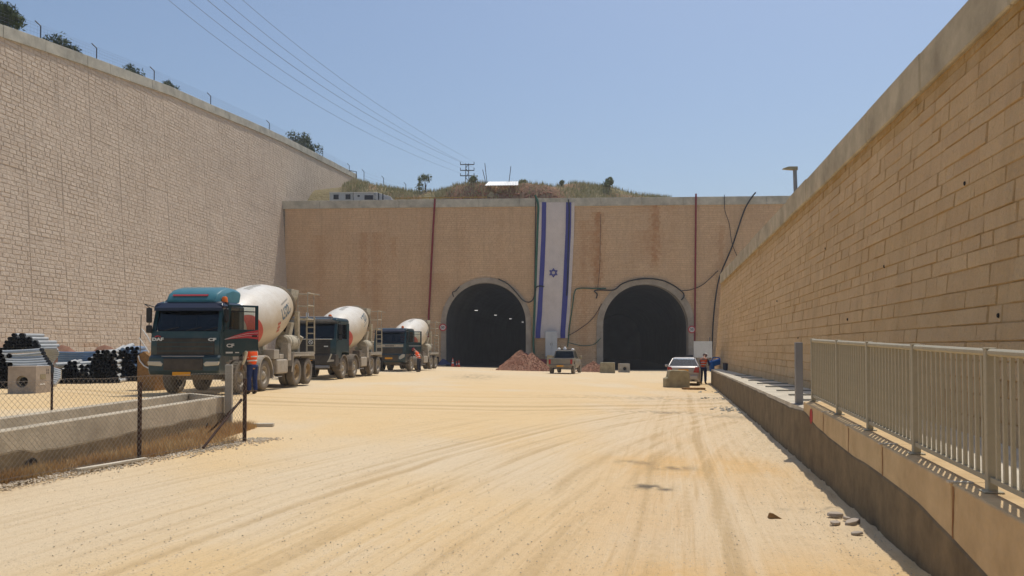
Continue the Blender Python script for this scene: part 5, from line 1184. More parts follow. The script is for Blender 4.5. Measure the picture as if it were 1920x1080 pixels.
    for y in (1.0, 2.6, 3.8, 5.8, 7.1): mb.box((0, y, .9), (.8, .12, .2))
    mb.box((0, -.2, .70), (1.0, 1.4, .45)); mb.build('chassis', 'chassis', t, bevel=.01, seg=1)
    for i, y in enumerate(AXL):
        mb = MB(); mb.tube([(-.9, y, WR), (.9, y, WR)], .09, 8)
        if i > 1: mb.lathe([(-.25,.05),(-.15,.22),(.15,.22),(.25,.05)], 14, Matrix.Translation((0,y,WR)))
        mb.build('axle', 'chassis', t)
        for s in (-1, 1):
            if i < 2: wheel('wheel', t, (s*(1.02), y, WR), WR, .31, 'hub', False, s)
            else: wheel('wheel', t, (s*(1.08), y, WR), WR, .28, 'hubtan' if kind == 1 else 'hub', True, s)
    # mudguards
    for s in (-1, 1):
        for i, y in enumerate(AXL[:2]):
            if i == 0 and kind != 2: continue
            mb = MB(); T_ = Matrix.Translation((s*1.03, y, WR)); mb.lathe([(-.19,.68),(.19,.68),(.19,.62),(.18,.62),(.18,.66),(-.19,.66)], 16, T_, a0=R(-12), a1=R(192))
            V2 = []; mb.build('mudguard', 'grey' if kind != 2 else 'chassis', t)
        mb = MB(); mb.prism([(4.48,.78),(4.62,1.28),(7.12,1.28),(7.22,1.02),(7.22,.98),(7.08,1.20),(4.66,1.20),(4.52,.76)], s*.70, s*1.26, 'x'); mb.prism([(4.40,.55),(4.48,.78),(4.62,1.28),(4.70,1.24),(4.60,.9),(4.52,.55)], s*1.235, s*1.26, 'x'); mb.box((s*1.25,5.86,1.21),(.02,2.5,.16)); mb.build('mudguard', 'grey', t, bevel=.012)
        mb = MB(); mb.box((s*.98, 7.35, .62), (.5, .03, .6)); mb.build('mud_flap', 'black', t)
    for s in (-1, 1):
        mb = MB(); mb.box((s*1.02, 3.55, .78), (.42, 1.15, .52)); mb.build('fuel_tank', 'grey', t, bevel=.06, seg=3)
        mb = MB(); mb.box((s*1.0, 3.0, 1.22), (.40, .5, .34)); mb.box((s*1.0, 3.55, 1.14), (.36,.45,.18)); mb.build('battery_box', 'chassis' if kind != 1 else 'grey', t, bevel=.02)
        mb = MB(); mb.box((s*1.10, 4.22, 1.30), (.28, .34, .62)); mb.box((s*1.245, 4.22, 1.36), (.012,.22,.10)); mb.build('control_box', 'grey', t, bevel=.02)
        mb = MB(); mb.box((s*1.22,2.95,.42),(.03,1.0,.03)); mb.box((s*1.22,2.6,.6),(.03,.03,.4)); mb.build('side_guard', 'post', t)
    # water tank
    mb = MB(); mb.lathe([(-.62,.001),(-.62,.22),(-.55,.30),(.55,.30),(.62,.22),(.62,.001)], 18, Matrix.Translation((.72, 5.55, 1.66))@Matrix.Rotation(R(90),4,'Z')); wt = mb.build('water_tank', 'ladder', t, smooth=True)
    mb = MB()
    for y in (5.2, 5.9): mb.lathe([(-.02,.31),(.02,.31)], 18, Matrix.Translation((.72, y, 1.66))@Matrix.Rotation(R(90),4,'Z'))
    mb.build('tank_strap', 'chassis', wt)
    # drum
    O_, d, up, X_ = drumfn(); M4 = Matrix.Translation(O_)@Matrix(((0,1,0),(math.cos(R(13)),0,-math.sin(R(13))),(math.sin(R(13)),0,math.cos(R(13))))).to_4x4()
    mb = MB(); mb.lathe(DP[:11], 56, M4); dm = mb.build('drum', 'drum', t, smooth=True, angle=60)
    mb = MB(); mb.lathe(DP[10:], 48, M4); mb.build('drum_ring', 'ring', dm, smooth=True)
    if kind != 3 or True:
        mb = MB()   # red sweep round the front end
        n = 40
        a0, a1 = (R(-75), R(38)) if kind == 1 else (R(-70), R(30))
        S1 = []
        for k in range(n+1):
            a = a0+(a1-a0)*k/n; wv = math.sin(math.pi*k/n)**.6; s0 = .10+.05; s1 = .15+(.80 if kind == 1 else .78)*wv
            S1.append([drum_pt(s0+(s1-s0)*q/6, a, .005) for q in range(7)])
        mb.loft(S1, close=False, caps=False); mb.build('red_sweep', 'red', dm, smooth=True)
    # lettering, upside down on the nearest truck because the drum has turned
    rot = math.pi if kind == 1 else 0; ac = {1: R(6), 2: R(24), 3: R(-2)}[kind]; sc_ = {1: 3.2, 2: 3.3, 3: 3.3}[kind]
    def dl(u, v, s0=sc_, a0=None):
        cu, sn = math.cos(rot), math.sin(rot); U_, V_ = u*cu-v*sn, u*sn+v*cu; tl = .10
        s = s0+U_; a = (ac if a0 is None else a0)+(V_+U_*tl)/1.08; return drum_pt(s, a, .008)
    mb = MB(); textmesh(mb, 'ןוסנה', .66, lambda u, v: dl(u*.92, v*.95), bold=.014); mb.build('lettering', 'blueink', dm)
    mb = MB()
    for k in range(9):
        if kind == 1: u0, v0 = -.50+.11*k, .36
        else: u0, v0 = -.50+.11*k, -.34
        P = [dl(u0+a, (v0 if kind == 1 else v0)*(-1 if kind == 1 else 1)+b) for a, b in ((0,0),(.08,0),(.08,.055),(0,.055))]; mb.add(P, [(0,1,2,3)])
    mb.build('small_print', 'grey', dm)
    mb = MB()
    for r_ in range(3):
        for c in range(2):
            u0 = .86+c*.13; v0 = .16+r_*.13; P = [dl(u0+a, v0+b) for a, b in ((0,0),(.10,0),(.10,.09),(0,.09))]; mb.add(P, [(0,1,2,3)])
    if kind == 1: mb.build('square_logo', 'red', dm)
    mb = MB()   # top lettering seen edge-on
    for k in range(5):
        P = [drum_pt(1.9+.25*k+a, R(78)+b, .008) for a, b in ((0,0),(.16,0),(.16,.20),(0,.20))]; mb.add(P, [(0,1,2,3)])
    mb.build('faint_lettering', 'grey', dm)
    # drum supports, hopper, chute, platform and ladder at the tail
    mb = MB(); mb.prism([(1.0,1.05),(1.5,1.05),(1.42,2.2),(1.20,2.2)], -.45, .45, 'x'); mb.build('drum_pedestal', 'ladder', t, bevel=.015)
    mb = MB()
    for s in (-1, 1):
        mb.quadbox([Vector((s*.62,5.2,1.05)),Vector((s*.62,5.75,1.05)),Vector((s*.44,5.75,1.05)),Vector((s*.44,5.2,1.05)),Vector((s*.86,5.55,2.45)),Vector((s*.86,5.85,2.45)),Vector((s*.70,5.85,2.45)),Vector((s*.70,5.55,2.45))])
        mb.quadbox([Vector((s*.75,6.6,1.05)),Vector((s*.75,6.85,1.05)),Vector((s*.6,6.85,1.05)),Vector((s*.6,6.6,1.05)),Vector((s*.95,6.0,2.9)),Vector((s*.95,6.25,2.9)),Vector((s*.80,6.25,2.9)),Vector((s*.80,6.0,2.9))])
    mb.box((0,6.0,1.10),(1.5,1.75,.12)); mb.build('drum_support', 'ladder', t, bevel=.015)
    for s in (-.45,.45):
        mb = MB(); q = O_+d*4.87-up*.95+X_*s; mb.lathe([(-.1,.001),(-.1,.14),(.1,.14),(.1,.001)], 12, Matrix.Translation(q)@Matrix.Rotation(R(90),4,'Z')); mb.build('roller', 'rust', t)
    mb = MB(); c = Vector((0, 6.75, 3.42))
    mb.loft([[c+Vector((sx*w_, sy*l_+dy, z)) for sx, sy in ((-1,-1),(1,-1),(1,1),(-1,1))] for w_, l_, z, dy in ((.22,.20,-.55,-.15),(.55,.42,.10,0),(.58,.45,.40,0),(.55,.42,.40,0),(.2,.18,-.5,-.15))], caps=False); mb.build('hopper', 'ladder', t, bevel=.01, seg=1)
    mb = MB(); mb.box((-.1,5.9,3.62), (1.0,.75,.10), (R(8),0,0)); mb.build('hopper_cover', 'chassis', t, bevel=.02)
    mb = MB(); S_ = []
    for k in range(6):
        q = Vector((0, 6.75+k*.12, 2.75-k*.26)); S_.append([q+Vector((.28*math.cos(a), .10*math.sin(a)*0, .24*math.sin(a))) for a in [math.pi+math.pi*j/8 for j in range(9)]])
    mb.loft(S_, close=False, caps=False); mb.build('chute', 'ladder', t)
    mb = MB(); mb.prism([(6.9,1.25),(7.5,1.15),(7.5,1.45),(6.9,1.6)], -.3, .5, 'x'); mb.lathe([(0,.15),(.5,.13),(.5,.001)], 12, Matrix.Translation((.45,7.1,1.5))@Matrix.Rotation(R(-60),4,'Y')); mb.build('folded_chute', 'ladder', t, bevel=.01)
    mb = MB(); px0, px1, py0, py1, pz = .55, 1.22, 6.35, 7.15, 2.62
    mb.box(((px0+px1)/2,(py0+py1)/2,pz),(px1-px0,py1-py0,.05)); mb.build('platform', 'ladder', t)
    mb = MB()
    for (x, y) in ((px1,py0),(px1,py1),(px0,py1)):
        mb.tube([(x,y,pz),(x,y,pz+1.05)], .02, 6)
    for z in (pz+.55, pz+1.05): mb.tube([(px1,py0,z),(px1,py1,z),(px0,py1,z)], .02, 6)
    mb.tube([(px1,py1,pz+1.05),(px1+.25,py1,pz+1.0)], .02, 6); mb.build('guard_rail', 'ladder', t)
    mb = MB()
    for x in (.92, 1.24): mb.tube([(x,7.2,1.20),(x,7.17,pz+.1)], .032, 6)
    for k in range(6): z = 1.30+k*.25; mb.box((1.08,7.19,z),(.32,.05,.045))
    mb.build('ladder', 'ladder', t)
    mb = MB(); mb.box((0, 7.35, .72),(2.3,.08,.14)); mb.build('rear_bar', 'post', t)
    for s in (-1, 1): MB().box((s*.95,7.41,.74),(.32,.05,.12)).build('tail_light', 'lens', t)
    return t
tx, ty = -9.78, 24.75
T1 = mixer('mixer_truck', 'nearest dark teal mixer truck with tall roof deflector and driver door open', (tx, ty, g(tx, ty)), R(-3.2), 1.08, 1)
tx, ty = -9.55, 38.6
T2 = mixer('mixer_truck', 'middle dark teal mixer truck with closed door and chrome strip under its windscreen', (tx, ty, g(tx, ty)), R(-5), 1.24, 2)
tx, ty = -8.20, 54.6
T3 = mixer('mixer_truck', 'farthest dark teal mixer truck with pale band under the windscreen and open door', (tx, ty, g(tx, ty)), R(-9), 1.15, 3)

# ------------------------------------------------------------------ cars (local: rear to -Y, so they drive away from us)
def carbody(mb, secs):   # secs: y, halfwidth low, halfwidth mid, halfwidth top, z low, z mid, z top
    S_ = []
    for y, a, b, c, z0, z1, z2 in secs:
        S_.append([Vector((-a,y,z0)),Vector((a,y,z0)),Vector((b,y,z0+.12)),Vector((b,y,z1)),Vector((c,y,z2-.02)),Vector((c-.12,y,z2)),Vector((-c+.12,y,z2)),Vector((-c,y,z2-.02)),Vector((-b,y,z1)),Vector((-b,y,z0+.12))])
    mb.loft(S_)
def greenhouse(t, pts_low, pts_top, zl, zt_, bodym, glassm, thick=.055):
    """pts: list of 4 (x, y) corners, rear-left, rear-right, front-right, front-left at belt and roof"""
    lo = [Vector((x, y, zl)) for x, y in pts_low]; hi = [Vector((x, y, zt_)) for x, y in pts_top]
    n = MB()
    for k in range(4): n.tube([lo[k], hi[k]], thick*.7, 6)
    for s in (0, 1):
        a0, a1 = (lo[1], lo[2]) if s else (lo[0], lo[3]); b0, b1 = (hi[1], hi[2]) if s else (hi[0], hi[3])
        n.tube([a0.lerp(a1,.45), b0.lerp(b1,.45)], thick*.6, 6)
    rf = [h+Vector((0,0,0)) for h in hi]; c = sum(rf, Vector())/4
    n.quadbox([h+Vector((0,0,-.03)) for h in rf]+[h+(c-h)*.12+Vector((0,0,.05)) for h in rf]); n.build('roof', bodym, t, bevel=.02, seg=2)
    for nm, (i, j) in (('rear_window', (0,1)), ('side_window', (1,2)), ('windscreen', (2,3)), ('side_window', (3,0))):
        g_ = MB(); q = [lo[i], lo[j], hi[j], hi[i]]; m_ = sum(q, Vector())/4; q = [m_+(v-m_)*.97 for v in q]; off = (c-m_); off.z = 0; off = off.normalized()*.012
        g_.quadbox(q+[v+off for v in q]) if False else g_.add(q+[v+off for v in q], [(0,1,2,3),(7,6,5,4)]); g_.build(nm, glassm, t)
X_, Y_ = 9.35, 42.0
car = thing('sedan_car', 'silver-white saloon car parked beside the low wall, its rear partly hidden by a block', 'car', (X_, Y_, g(X_, Y_)), R(-14))
mb = MB(); carbody(mb, [(-2.18,.70,.76,.70,.32,.62,.94),(-2.10,.80,.84,.76,.22,.72,1.00),(-1.6,.82,.86,.78,.20,.80,1.02),(-.9,.83,.87,.80,.20,.84,.98),(.6,.83,.87,.80,.20,.84,.95),(1.2,.82,.86,.76,.20,.80,.92),(1.9,.80,.84,.70,.22,.72,.82),(2.2,.70,.76,.62,.32,.55,.70)])
mb.build('body', 'cargrey', car, bevel=.02, smooth=True, angle=45)
greenhouse(car, [(-.76,-1.62),(.76,-1.62),(.76,1.05),(-.76,1.05)], [(-.56,-1.02),(.56,-1.02),(.56,.25),(-.56,.25)], 1.0, 1.40, 'cargrey', 'glassd')
MB().box((0,-1.15,.95),(1.3,.5,.25)).box((0,.0,.8),(1.3,1.4,.3)).build('seat', 'inner', car)
for s in (-1, 1):
    mb = MB(); mb.prism([(s*.50,.70),(s*.79,.68),(s*.80,.98),(s*.60,.98),(s*.55,.84)], -2.20, -2.02, 'y'); mb.build('tail_light', 'lens', car, bevel=.015)
    for y in (-1.3, 1.35): wheel('wheel', car, (s*.76, y, .30), .30, .19, 'hub', False, s)
    MB().box((s*.98,.62,.98),(.16,.10,.12)).build('mirror', 'cargrey', car, bevel=.03)
MB().box((0,-2.20,.45),(1.50,.12,.22)).build('bumper', 'cargrey', car, bevel=.04); MB().box((0,-2.26,.80),(.52,.02,.11)).build('number_plate', 'plate', car)
mb = MB(); mb.box((.5,-2.19,.27),(.14,.14,.06)); mb.build('exhaust', 'black', car)
X_, Y_ = 4.1, 59.0
pk = thing('pickup_truck', 'dusty dark grey pickup with a roof light bar parked beside the gravel heap', 'pickup', (X_, Y_, g(X_, Y_)), R(-13))
mb = MB()
mb.box((0,-2.45,.92),(1.62,.06,.48)); tg = mb.build('tailgate', 'pick', pk, bevel=.02)
mb = MB()
for s in (-1, 1): mb.prism([(-2.48,.62),(-2.05,.62),(-1.95,.86),(-1.72,1.0),(-1.38,1.0),(-1.15,.86),(-1.05,.62),(-.75,.62),(-.75,1.18),(-2.48,1.18)], s*.80, s*.90, 'x')
mb.box((0,-1.6,.70),(1.6,1.7,.06)); mb.box((0,-.78,.95),(1.7,.06,.46)); mb.build('load_bed', 'pick', pk, bevel=.02)
mb = MB(); carbody(mb, [(-.74,.84,.89,.82,.42,.95,1.12),(.8,.84,.89,.82,.42,.95,1.12),(1.1,.84,.89,.80,.50,.92,1.10),(1.9,.84,.90,.78,.62,.92,1.08),(2.45,.80,.84,.70,.45,.85,.98),(2.6,.70,.74,.60,.5,.75,.90)]); mb.build('body', 'pick', pk, bevel=.02, smooth=True, angle=45)
greenhouse(pk, [(-.80,-.74),(.80,-.74),(.80,1.05),(-.80,1.05)], [(-.66,-.60),(.66,-.60),(.66,.45),(-.66,.45)], 1.12, 1.70, 'pick', 'glassd')
MB().box((0,-.35,1.2),(1.3,.15,.5)).box((0,.3,1.0),(1.3,1.0,.3)).build('seat', 'inner', pk)
for s in (-1, 1):
    MB().box((s*.80,-2.47,.92),(.16,.06,.34)).build('tail_light', 'lens', pk, bevel=.01)
    for y in (-1.55, 1.75): wheel('wheel', pk, (s*.80, y, .38), .38, .25, 'hub', False, s)
    MB().box((s*1.04,.72,1.22),(.22,.12,.22)).build('mirror', 'paleblock', pk, bevel=.05)
MB().box((0,-2.58,.60),(1.66,.16,.20)).build('bumper', 'chassis', pk, bevel=.03)
MB().box((0,-2.665,.62),(.5,.02,.11)).build('number_plate', 'plate', pk)
mb = MB(); mb.box((0,-.10,1.80),(1.15,.14,.05)); mb.build('light_bar', 'black', pk)
for x, h in ((-.50,.16),(-.05,.24),(.55,.10)): mb = MB(); mb.lathe([(0,.14),(h*.5,.12),(h,.03),(h,.001)], 10, Matrix.Translation((x,-.10,1.80))@Matrix.Rotation(R(-90),4,'Y')); mb.build('roof_beacon', 'white', pk, smooth=True)

# ------------------------------------------------------------------ people
def skin(name, verts, edges, rad, m, parent, sub=2, root=0):
    me = bpy.data.meshes.new(name); me.from_pydata(verts, edges, []); me.materials.append(MT[m]); o = bpy.data.objects.new(name, me); COL.objects.link(o)
    if parent: o.parent = parent
    md = o.modifiers.new('skin', 'SKIN'); md.use_smooth_shade = True
    for i, r in enumerate(rad): o.data.skin_vertices[0].data[i].radius = (r, r) if not isinstance(r, tuple) else r
    for v in o.data.skin_vertices[0].data: v.use_root = False
    o.data.skin_vertices[0].data[root].use_root = True
    md2 = o.modifiers.new('sub', 'SUBSURF'); md2.levels = sub; md2.render_levels = sub
    return o
def person(name, label, loc, rz, J, top='hivis', legs='denim', hat='helmet', sleeves='denim', group=None):
    """J: joints in metres, person faces +Y. keys: pel, chest, neck, head, and L/R sh el wr hip kn an toe"""
    t = thing(name, label, 'person', loc, rz, group)
    v = []; e = []; r = []
    def ad(p, rad, fr=None):
        v.append(Vector(p)); r.append(rad)
        if fr is not None: e.append((fr, len(v)-1))
        return len(v)-1
    pel = ad(J['pel'], (.15,.11)); wst = ad(Vector(J['pel']).lerp(Vector(J['chest']), .45), (.125,.10), pel); ch = ad(J['chest'], (.15,.115), wst); nk = ad(J['neck'], .055, ch)
    hd = Vector(J['head']); nv = Vector(J['neck']); ad(hd-(hd-nv).normalized()*.10, .065, nk); h1 = ad(hd, .095, len(v)-1); h2 = ad(hd+(hd-nv).normalized()*.09, .07, h1)
    for s in 'LR':
        sh = ad(J['sh'+s], .060, ch); el_ = ad(J['el'+s], .044, sh); wr = ad(J['wr'+s], .028, el_)
        hp = ad(J['hip'+s], .095, pel); kn = ad(J['kn'+s], .062, hp); an = ad(J['an'+s], .042, kn); ad(J['toe'+s], .035, an)
    body = skin('body', v, e, r, 'skin', t)
    # face, ears, hair
    f = Vector(J['face']).normalized(); upv = (hd-nv).normalized(); sd = f.cross(upv).normalized()
    mb = MB(); mb.tube([hd+f*.085+upv*.02, hd+f*.115-upv*.02], .013, 6); mb.build('nose', 'skin', t); mb = MB(); mb.tube([hd+f*.09-upv*.055-sd*.02, hd+f*.093-upv*.055+sd*.02], .006, 5); mb.build('mouth', 'lens', t)
    for s in (-1, 1): MB().box(hd+sd*s*.096+upv*-.005, (.02,.03,.055)).build('ear', 'skin', t)
    mb = MB()
    for s in (-1, 1): MB().box(hd+f*.094+sd*s*.032+upv*.02, (.018,.010,.010)).build('eye', 'dark', t)
    # hands: palm and five bent fingers each
    for s in 'LR':
        wr = Vector(J['wr'+s]); d_ = (wr-Vector(J['el'+s])).normalized(); a = d_.cross(Vector((0,0,1))); a = a.normalized() if a.length > .1 else Vector((1,0,0)); b = d_.cross(a); vv = [wr, wr+d_*.05, wr+d_*.09]; ee = [(0,1),(1,2)]; rr_ = [.024,.034,.030]
        for k, (o_, L_) in enumerate(((-.032,.062),(-.011,.075),(.011,.070),(.032,.055))):
            i0 = len(vv); vv += [wr+d_*.10+a*o_, wr+d_*(.10+L_*.55)+a*o_+b*.012, wr+d_*(.10+L_*.9)+a*o_+b*.035]; ee += [(2,i0),(i0,i0+1),(i0+1,i0+2)]; rr_ += [.010,.0095,.008]
        i0 = len(vv); vv += [wr+d_*.05-a*.045+b*.01, wr+d_*.085-a*.060+b*.02]; ee += [(1,i0),(i0,i0+1)]; rr_ += [.011,.009]
        skin('hand', vv, ee, rr_, 'skin', t, sub=1)
    # clothing
    P = Vector(J['pel']); vv = [P+Vector((0,0,.03))]; ee = []; rr_ = [(.135,.11)]
    for s in 'LR':
        i = len(vv); vv += [Vector(J['hip'+s]), Vector(J['kn'+s]), Vector(J['an'+s])+Vector((0,0,.02))]; rr_ += [.110,.082,.068]; ee += [(0,i),(i,i+1),(i+1,i+2)]
    skin('trousers', vv, ee, rr_, legs, t)
    c = Vector(J['chest']); w_ = P.lerp(c, .45); vv = [P+Vector((0,0,-.07)), w_, c, Vector(J['neck'])-(Vector(J['neck'])-c)*.35]; ee = [(0,1),(1,2),(2,3)]; rr_ = [(.170,.135),(.155,.128),(.175,.14),(.10,.09)]
    for s in 'LR': i = len(vv); vv += [Vector(J['sh'+s])]; rr_ += [.082]; ee += [(2,i)]
    vest = skin('vest', vv, ee, rr_, top, t, root=2)
    mb = MB(); ax = (c-P).normalized(); q = ax.to_track_quat('X', 'Z').to_matrix().to_4x4()
    for k in (.30, .62):
        pc = P.lerp(c, k); M_ = Matrix.Translation(pc)@q@Matrix.Diagonal((1,1,.80,1)); mb.lathe([(-.022,.172),(.022,.172)], 20, M_)
    mb.build('reflective_band', 'reflect', t)
    for s in 'LR':
        vv = [Vector(J['sh'+s]), Vector(J['el'+s]), Vector(J['wr'+s]).lerp(Vector(J['el'+s]), .12)]; skin('sleeve', vv, [(0,1),(1,2)], [.070,.054,.042], sleeves, t)
        a = Vector(J['an'+s]); to = Vector(J['toe'+s]); skin('boot', [a+Vector((0,0,.06)), a+Vector((0,0,-.02)), to], [(0,1),(1,2)], [.055,.052,.045], 'boots', t, sub=1)
    if hat:
        mb = MB(); q = upv.to_track_quat('X', 'Z').to_matrix().to_4x4(); M_ = Matrix.Translation(hd+upv*.035)@q
        mb.lathe([(-.0,.135),(.005,.118),(.05,.115),(.09,.09),(.115,.05),(.122,.001)], 18, M_); mb.box(hd+f*.12+upv*.035, (.13,.07,.012)); mb.build('helmet', hat, t, smooth=True)
    else:
        skin('hair', [hd+upv*.05-f*.02, hd+upv*.10-f*.01], [(0,1)], [.092,.07], 'dark', t, sub=1)
    return t
def stand(pel=.93, lean=0.0, **kw):
    J = dict(pel=(0,0,pel), chest=(0,lean*.9,pel+.40), neck=(0,lean*1.25,pel+.53), head=(0,lean*1.5+.02,pel+.67), face=(0,1,-.2),
      shL=(-.19,lean*1.05,pel+.46), elL=(-.25,lean+.02,pel+.18), wrL=(-.22,lean+.16,pel-.02), shR=(.19,lean*1.05,pel+.46), elR=(.25,lean+.02,pel+.18), wrR=(.22,lean+.16,pel-.02),
      hipL=(-.10,0,pel-.06), knL=(-.11,.03,.50), anL=(-.12,0,.08), toeL=(-.14,.16,.045), hipR=(.10,0,pel-.06), knR=(.11,.02,.50), anR=(.12,-.02,.08), toeR=(.14,.14,.045)); J.update(kw); return J
X_, Y_ = -8.30, 24.75
person('person', 'person in orange vest and navy trousers standing behind the open door of the nearest truck', (X_, Y_, g(X_, Y_)), R(60), stand(.95, .05, elR=(.26,.12,1.12), wrR=(.22,.30,1.16)), hat=None, sleeves='reflect')
X_, Y_ = -6.38, 53.2
person('person', 'person in red-orange vest and dark trousers bending forward beside the farthest truck', (X_, Y_, g(X_, Y_)), R(70), stand(.92, .22, head=(0,.40,1.53), face=(0,1,-.6), elR=(.26,.35,1.10), wrR=(.20,.55,1.16), elL=(-.24,.36,1.12), wrL=(-.16,.56,1.20)), legs='dark', hat='helmr', sleeves='dark')
X_, Y_ = 10.45, 42.3
person('person', 'person in orange vest and white helmet leaning over blue kit at the ledge', (X_, Y_, g(X_, Y_)), R(-32), stand(.92, .12, head=(0,.31,1.56), face=(0,1,-.9), elR=(.24,.30,1.08), wrR=(.15,.52,1.04), elL=(-.24,.30,1.08), wrL=(-.14,.52,1.04)))
# driver perched in the farthest cab
J = dict(pel=(0,0,.0), chest=(0,.05,.38), neck=(0,.08,.54), head=(0,.10,.68), face=(0,1,-.1), shL=(-.19,.06,.44), elL=(-.24,.20,.22), wrL=(-.16,.40,.26), shR=(.19,.06,.44), elR=(.24,.20,.22), wrR=(.16,.40,.26),
  hipL=(-.10,.05,-.02), knL=(-.12,.42,.04), anL=(-.12,.46,-.30), toeL=(-.12,.58,-.34), hipR=(.10,.05,-.02), knR=(.12,.42,.04), anR=(.12,.46,-.30), toeR=(.12,.58,-.34))
q = Matrix.Rotation(R(-9), 4, 'Z')@Vector((.52, .02, 2.05)); person('person', 'person in orange vest sitting in the driver seat of the farthest truck', T3.location+q, R(171), J, hat=None, legs='dark', sleeves='dark')
# things on the ledge
z = ltz(40); t = thing('portable_tool', 'bright blue power tool being worked on at the end of the ledge', 'tool', (11.25, 42.6, ltz(41.9)-.1), R(20))
mb = MB(); mb.box((0,0,.45),(.75,.34,.30),(0,R(-14),0)); mb.box((-.30,0,.16),(.16,.3,.40)); mb.build('casing', 'blue', t, bevel=.05, seg=3); mb = MB(); mb.tube([(-.35,0,.5),(-.2,0,.72),(.15,0,.72),(.3,0,.55)], .03, 6); mb.build('handle', 'blue', t); mb = MB(); mb.lathe([(-.05,.001),(-.05,.17),(.05,.17),(.05,.001)], 16, Matrix.Translation((.45,0,.25))@Matrix.Rotation(R(90),4,'Z')); mb.build('disc', 'black', t)
MB().box((.1,0,.04),(.7,.4,.08)).build('base', 'black', t, bevel=.02)
t = thing('tool_crate', 'long dark crate lying on the ledge beyond the low wall top', 'crate', (10.9, 38.9, ltz(38.9)), R(-11)); MB().box((0,0,.16),(.45,1.7,.32)).build('body', 'dark', t, bevel=.02); MB().box((0,0,.34),(.48,1.72,.04)).build('lid', 'rust', t, bevel=.01)
t = thing('jerrycan', 'small pale blue container standing on the ledge', 'container', (10.35, 35.2, ltz(35.2)), R(15)); MB().box((0,0,.15),(.30,.22,.30)).build('body', 'pipeb', t, bevel=.04, seg=3); mb = MB(); mb.tube([(-.1,0,.3),(-.08,0,.36),(.06,0,.36),(.08,0,.3)], .018, 6); mb.build('handle', 'white', t); MB().tube([(.11,0,.29),(.11,0,.35)], .03, 8).build('cap', 'white', t)
# ------------------------------------------------------------------ rusty bucket with white grab bars left of the first truck
p = at(270, 733, 25.2); t = thing('steel_skip', 'rusty brown steel skip with white curved bars left of the nearest truck', 'skip', (p.x-.05, 25.9, g(p.x, 25.9)), R(-8))
mb = MB(); mb.prism([(-.33,0),(.30,0),(.36,.95),(-.12,1.30),(-.34,1.15)], -.35, .35, 'y'); mb.build('body', 'brownstone', t, bevel=.02)
mb = MB(); mb.tube([(-.28,-.37,1.15),(-.20,-.40,.98),(-.05,-.40,.82),(.14,-.38,.72)], .022, 6); mb.build('bar', 'white', t)
mb = MB(); mb.tube([(-.22,-.30,2.05),(.0,-.32,1.80),(.12,-.33,1.60)], .02, 6); mb.tube([(-.28,-.34,1.75),(0,-.36,1.40),(.10,-.36,1.25)], .02, 6); mb.build('bar', 'white', t)
mb = MB(); mb.tube([(-.27,-.30,1.1),(-.24,-.30,2.5)], .014, 5); mb.build('upright', 'chassis', t)
# ------------------------------------------------------------------ conduit pipe stacks
def conduit(L_, r, shell='pipeg', bend=0.0, name='conduit_pipe'):
    P = [Vector((bend*math.sin(math.pi*k/6), L_*k/6, -.0)) for k in range(7)]; mb = MB(); mb.tube(P[:1]+[P[0]+Vector((bend*.05,.16,0))], r*1.06, 12, mi=1, caps=False)
    mb.tube([P[0]+Vector((0,.10,0))]+P[1:], r, 10, mi=0, caps=False)
    mb.tube([P[0]+Vector((0,.03,0)), P[0]+Vector((0,.9,0))], r*.86, 10, mi=1, caps=False)
    V = []; n = 12
    for rr_ in (r*1.06, r*.86): V += [Vector((rr_*math.cos(2*math.pi*(k+.5)/n), 0, rr_*math.sin(2*math.pi*(k+.5)/n))) for k in range(n)]
    mb.add(V, [(k, (k+1) % n, n+(k+1) % n, n+k) for k in range(n)], 1)
    mb.add([V[n+k]+Vector((0,.9,0)) for k in range(n)], [tuple(range(n))], 1)
    return mb.build(name, [shell, 'pipek'], smooth=True)
protos = {}
def pipe(key, loc, rot, label, group):
    if key not in protos: o = conduit(*key); protos[key] = o
    else: o = protos[key].copy(); COL.objects.link(o)
    o.location = loc; o.rotation_euler = rot; tag(o, label, 'pipe', group); return o
def stack(xl, xr, yb, Y_, rows, r, L_, yaw, label, group, shell='pipeg', jitter=1.0, bend=0.0):
    """rows: pipes per layer from the bottom; ends face the yard"""
    pl = at(xl, yb, Y_); pr = at(xr, yb, Y_); z0 = g(pl.x, Y_); d = r*2.13; nb = rows[0][1]
    for ri, (st_, n) in enumerate(rows):
        for k in range(n):
            x = pl.x+r+(st_+k)*d; y = Y_+random.gauss(0, .10)*jitter+ri*.05
            pipe((L_, r, shell, bend), (x, y, z0+r+ri*d*.88), (R(random.gauss(0, .5)*jitter), 0, yaw+R(random.gauss(0, 2.2)*jitter)), label, group)
r = .105
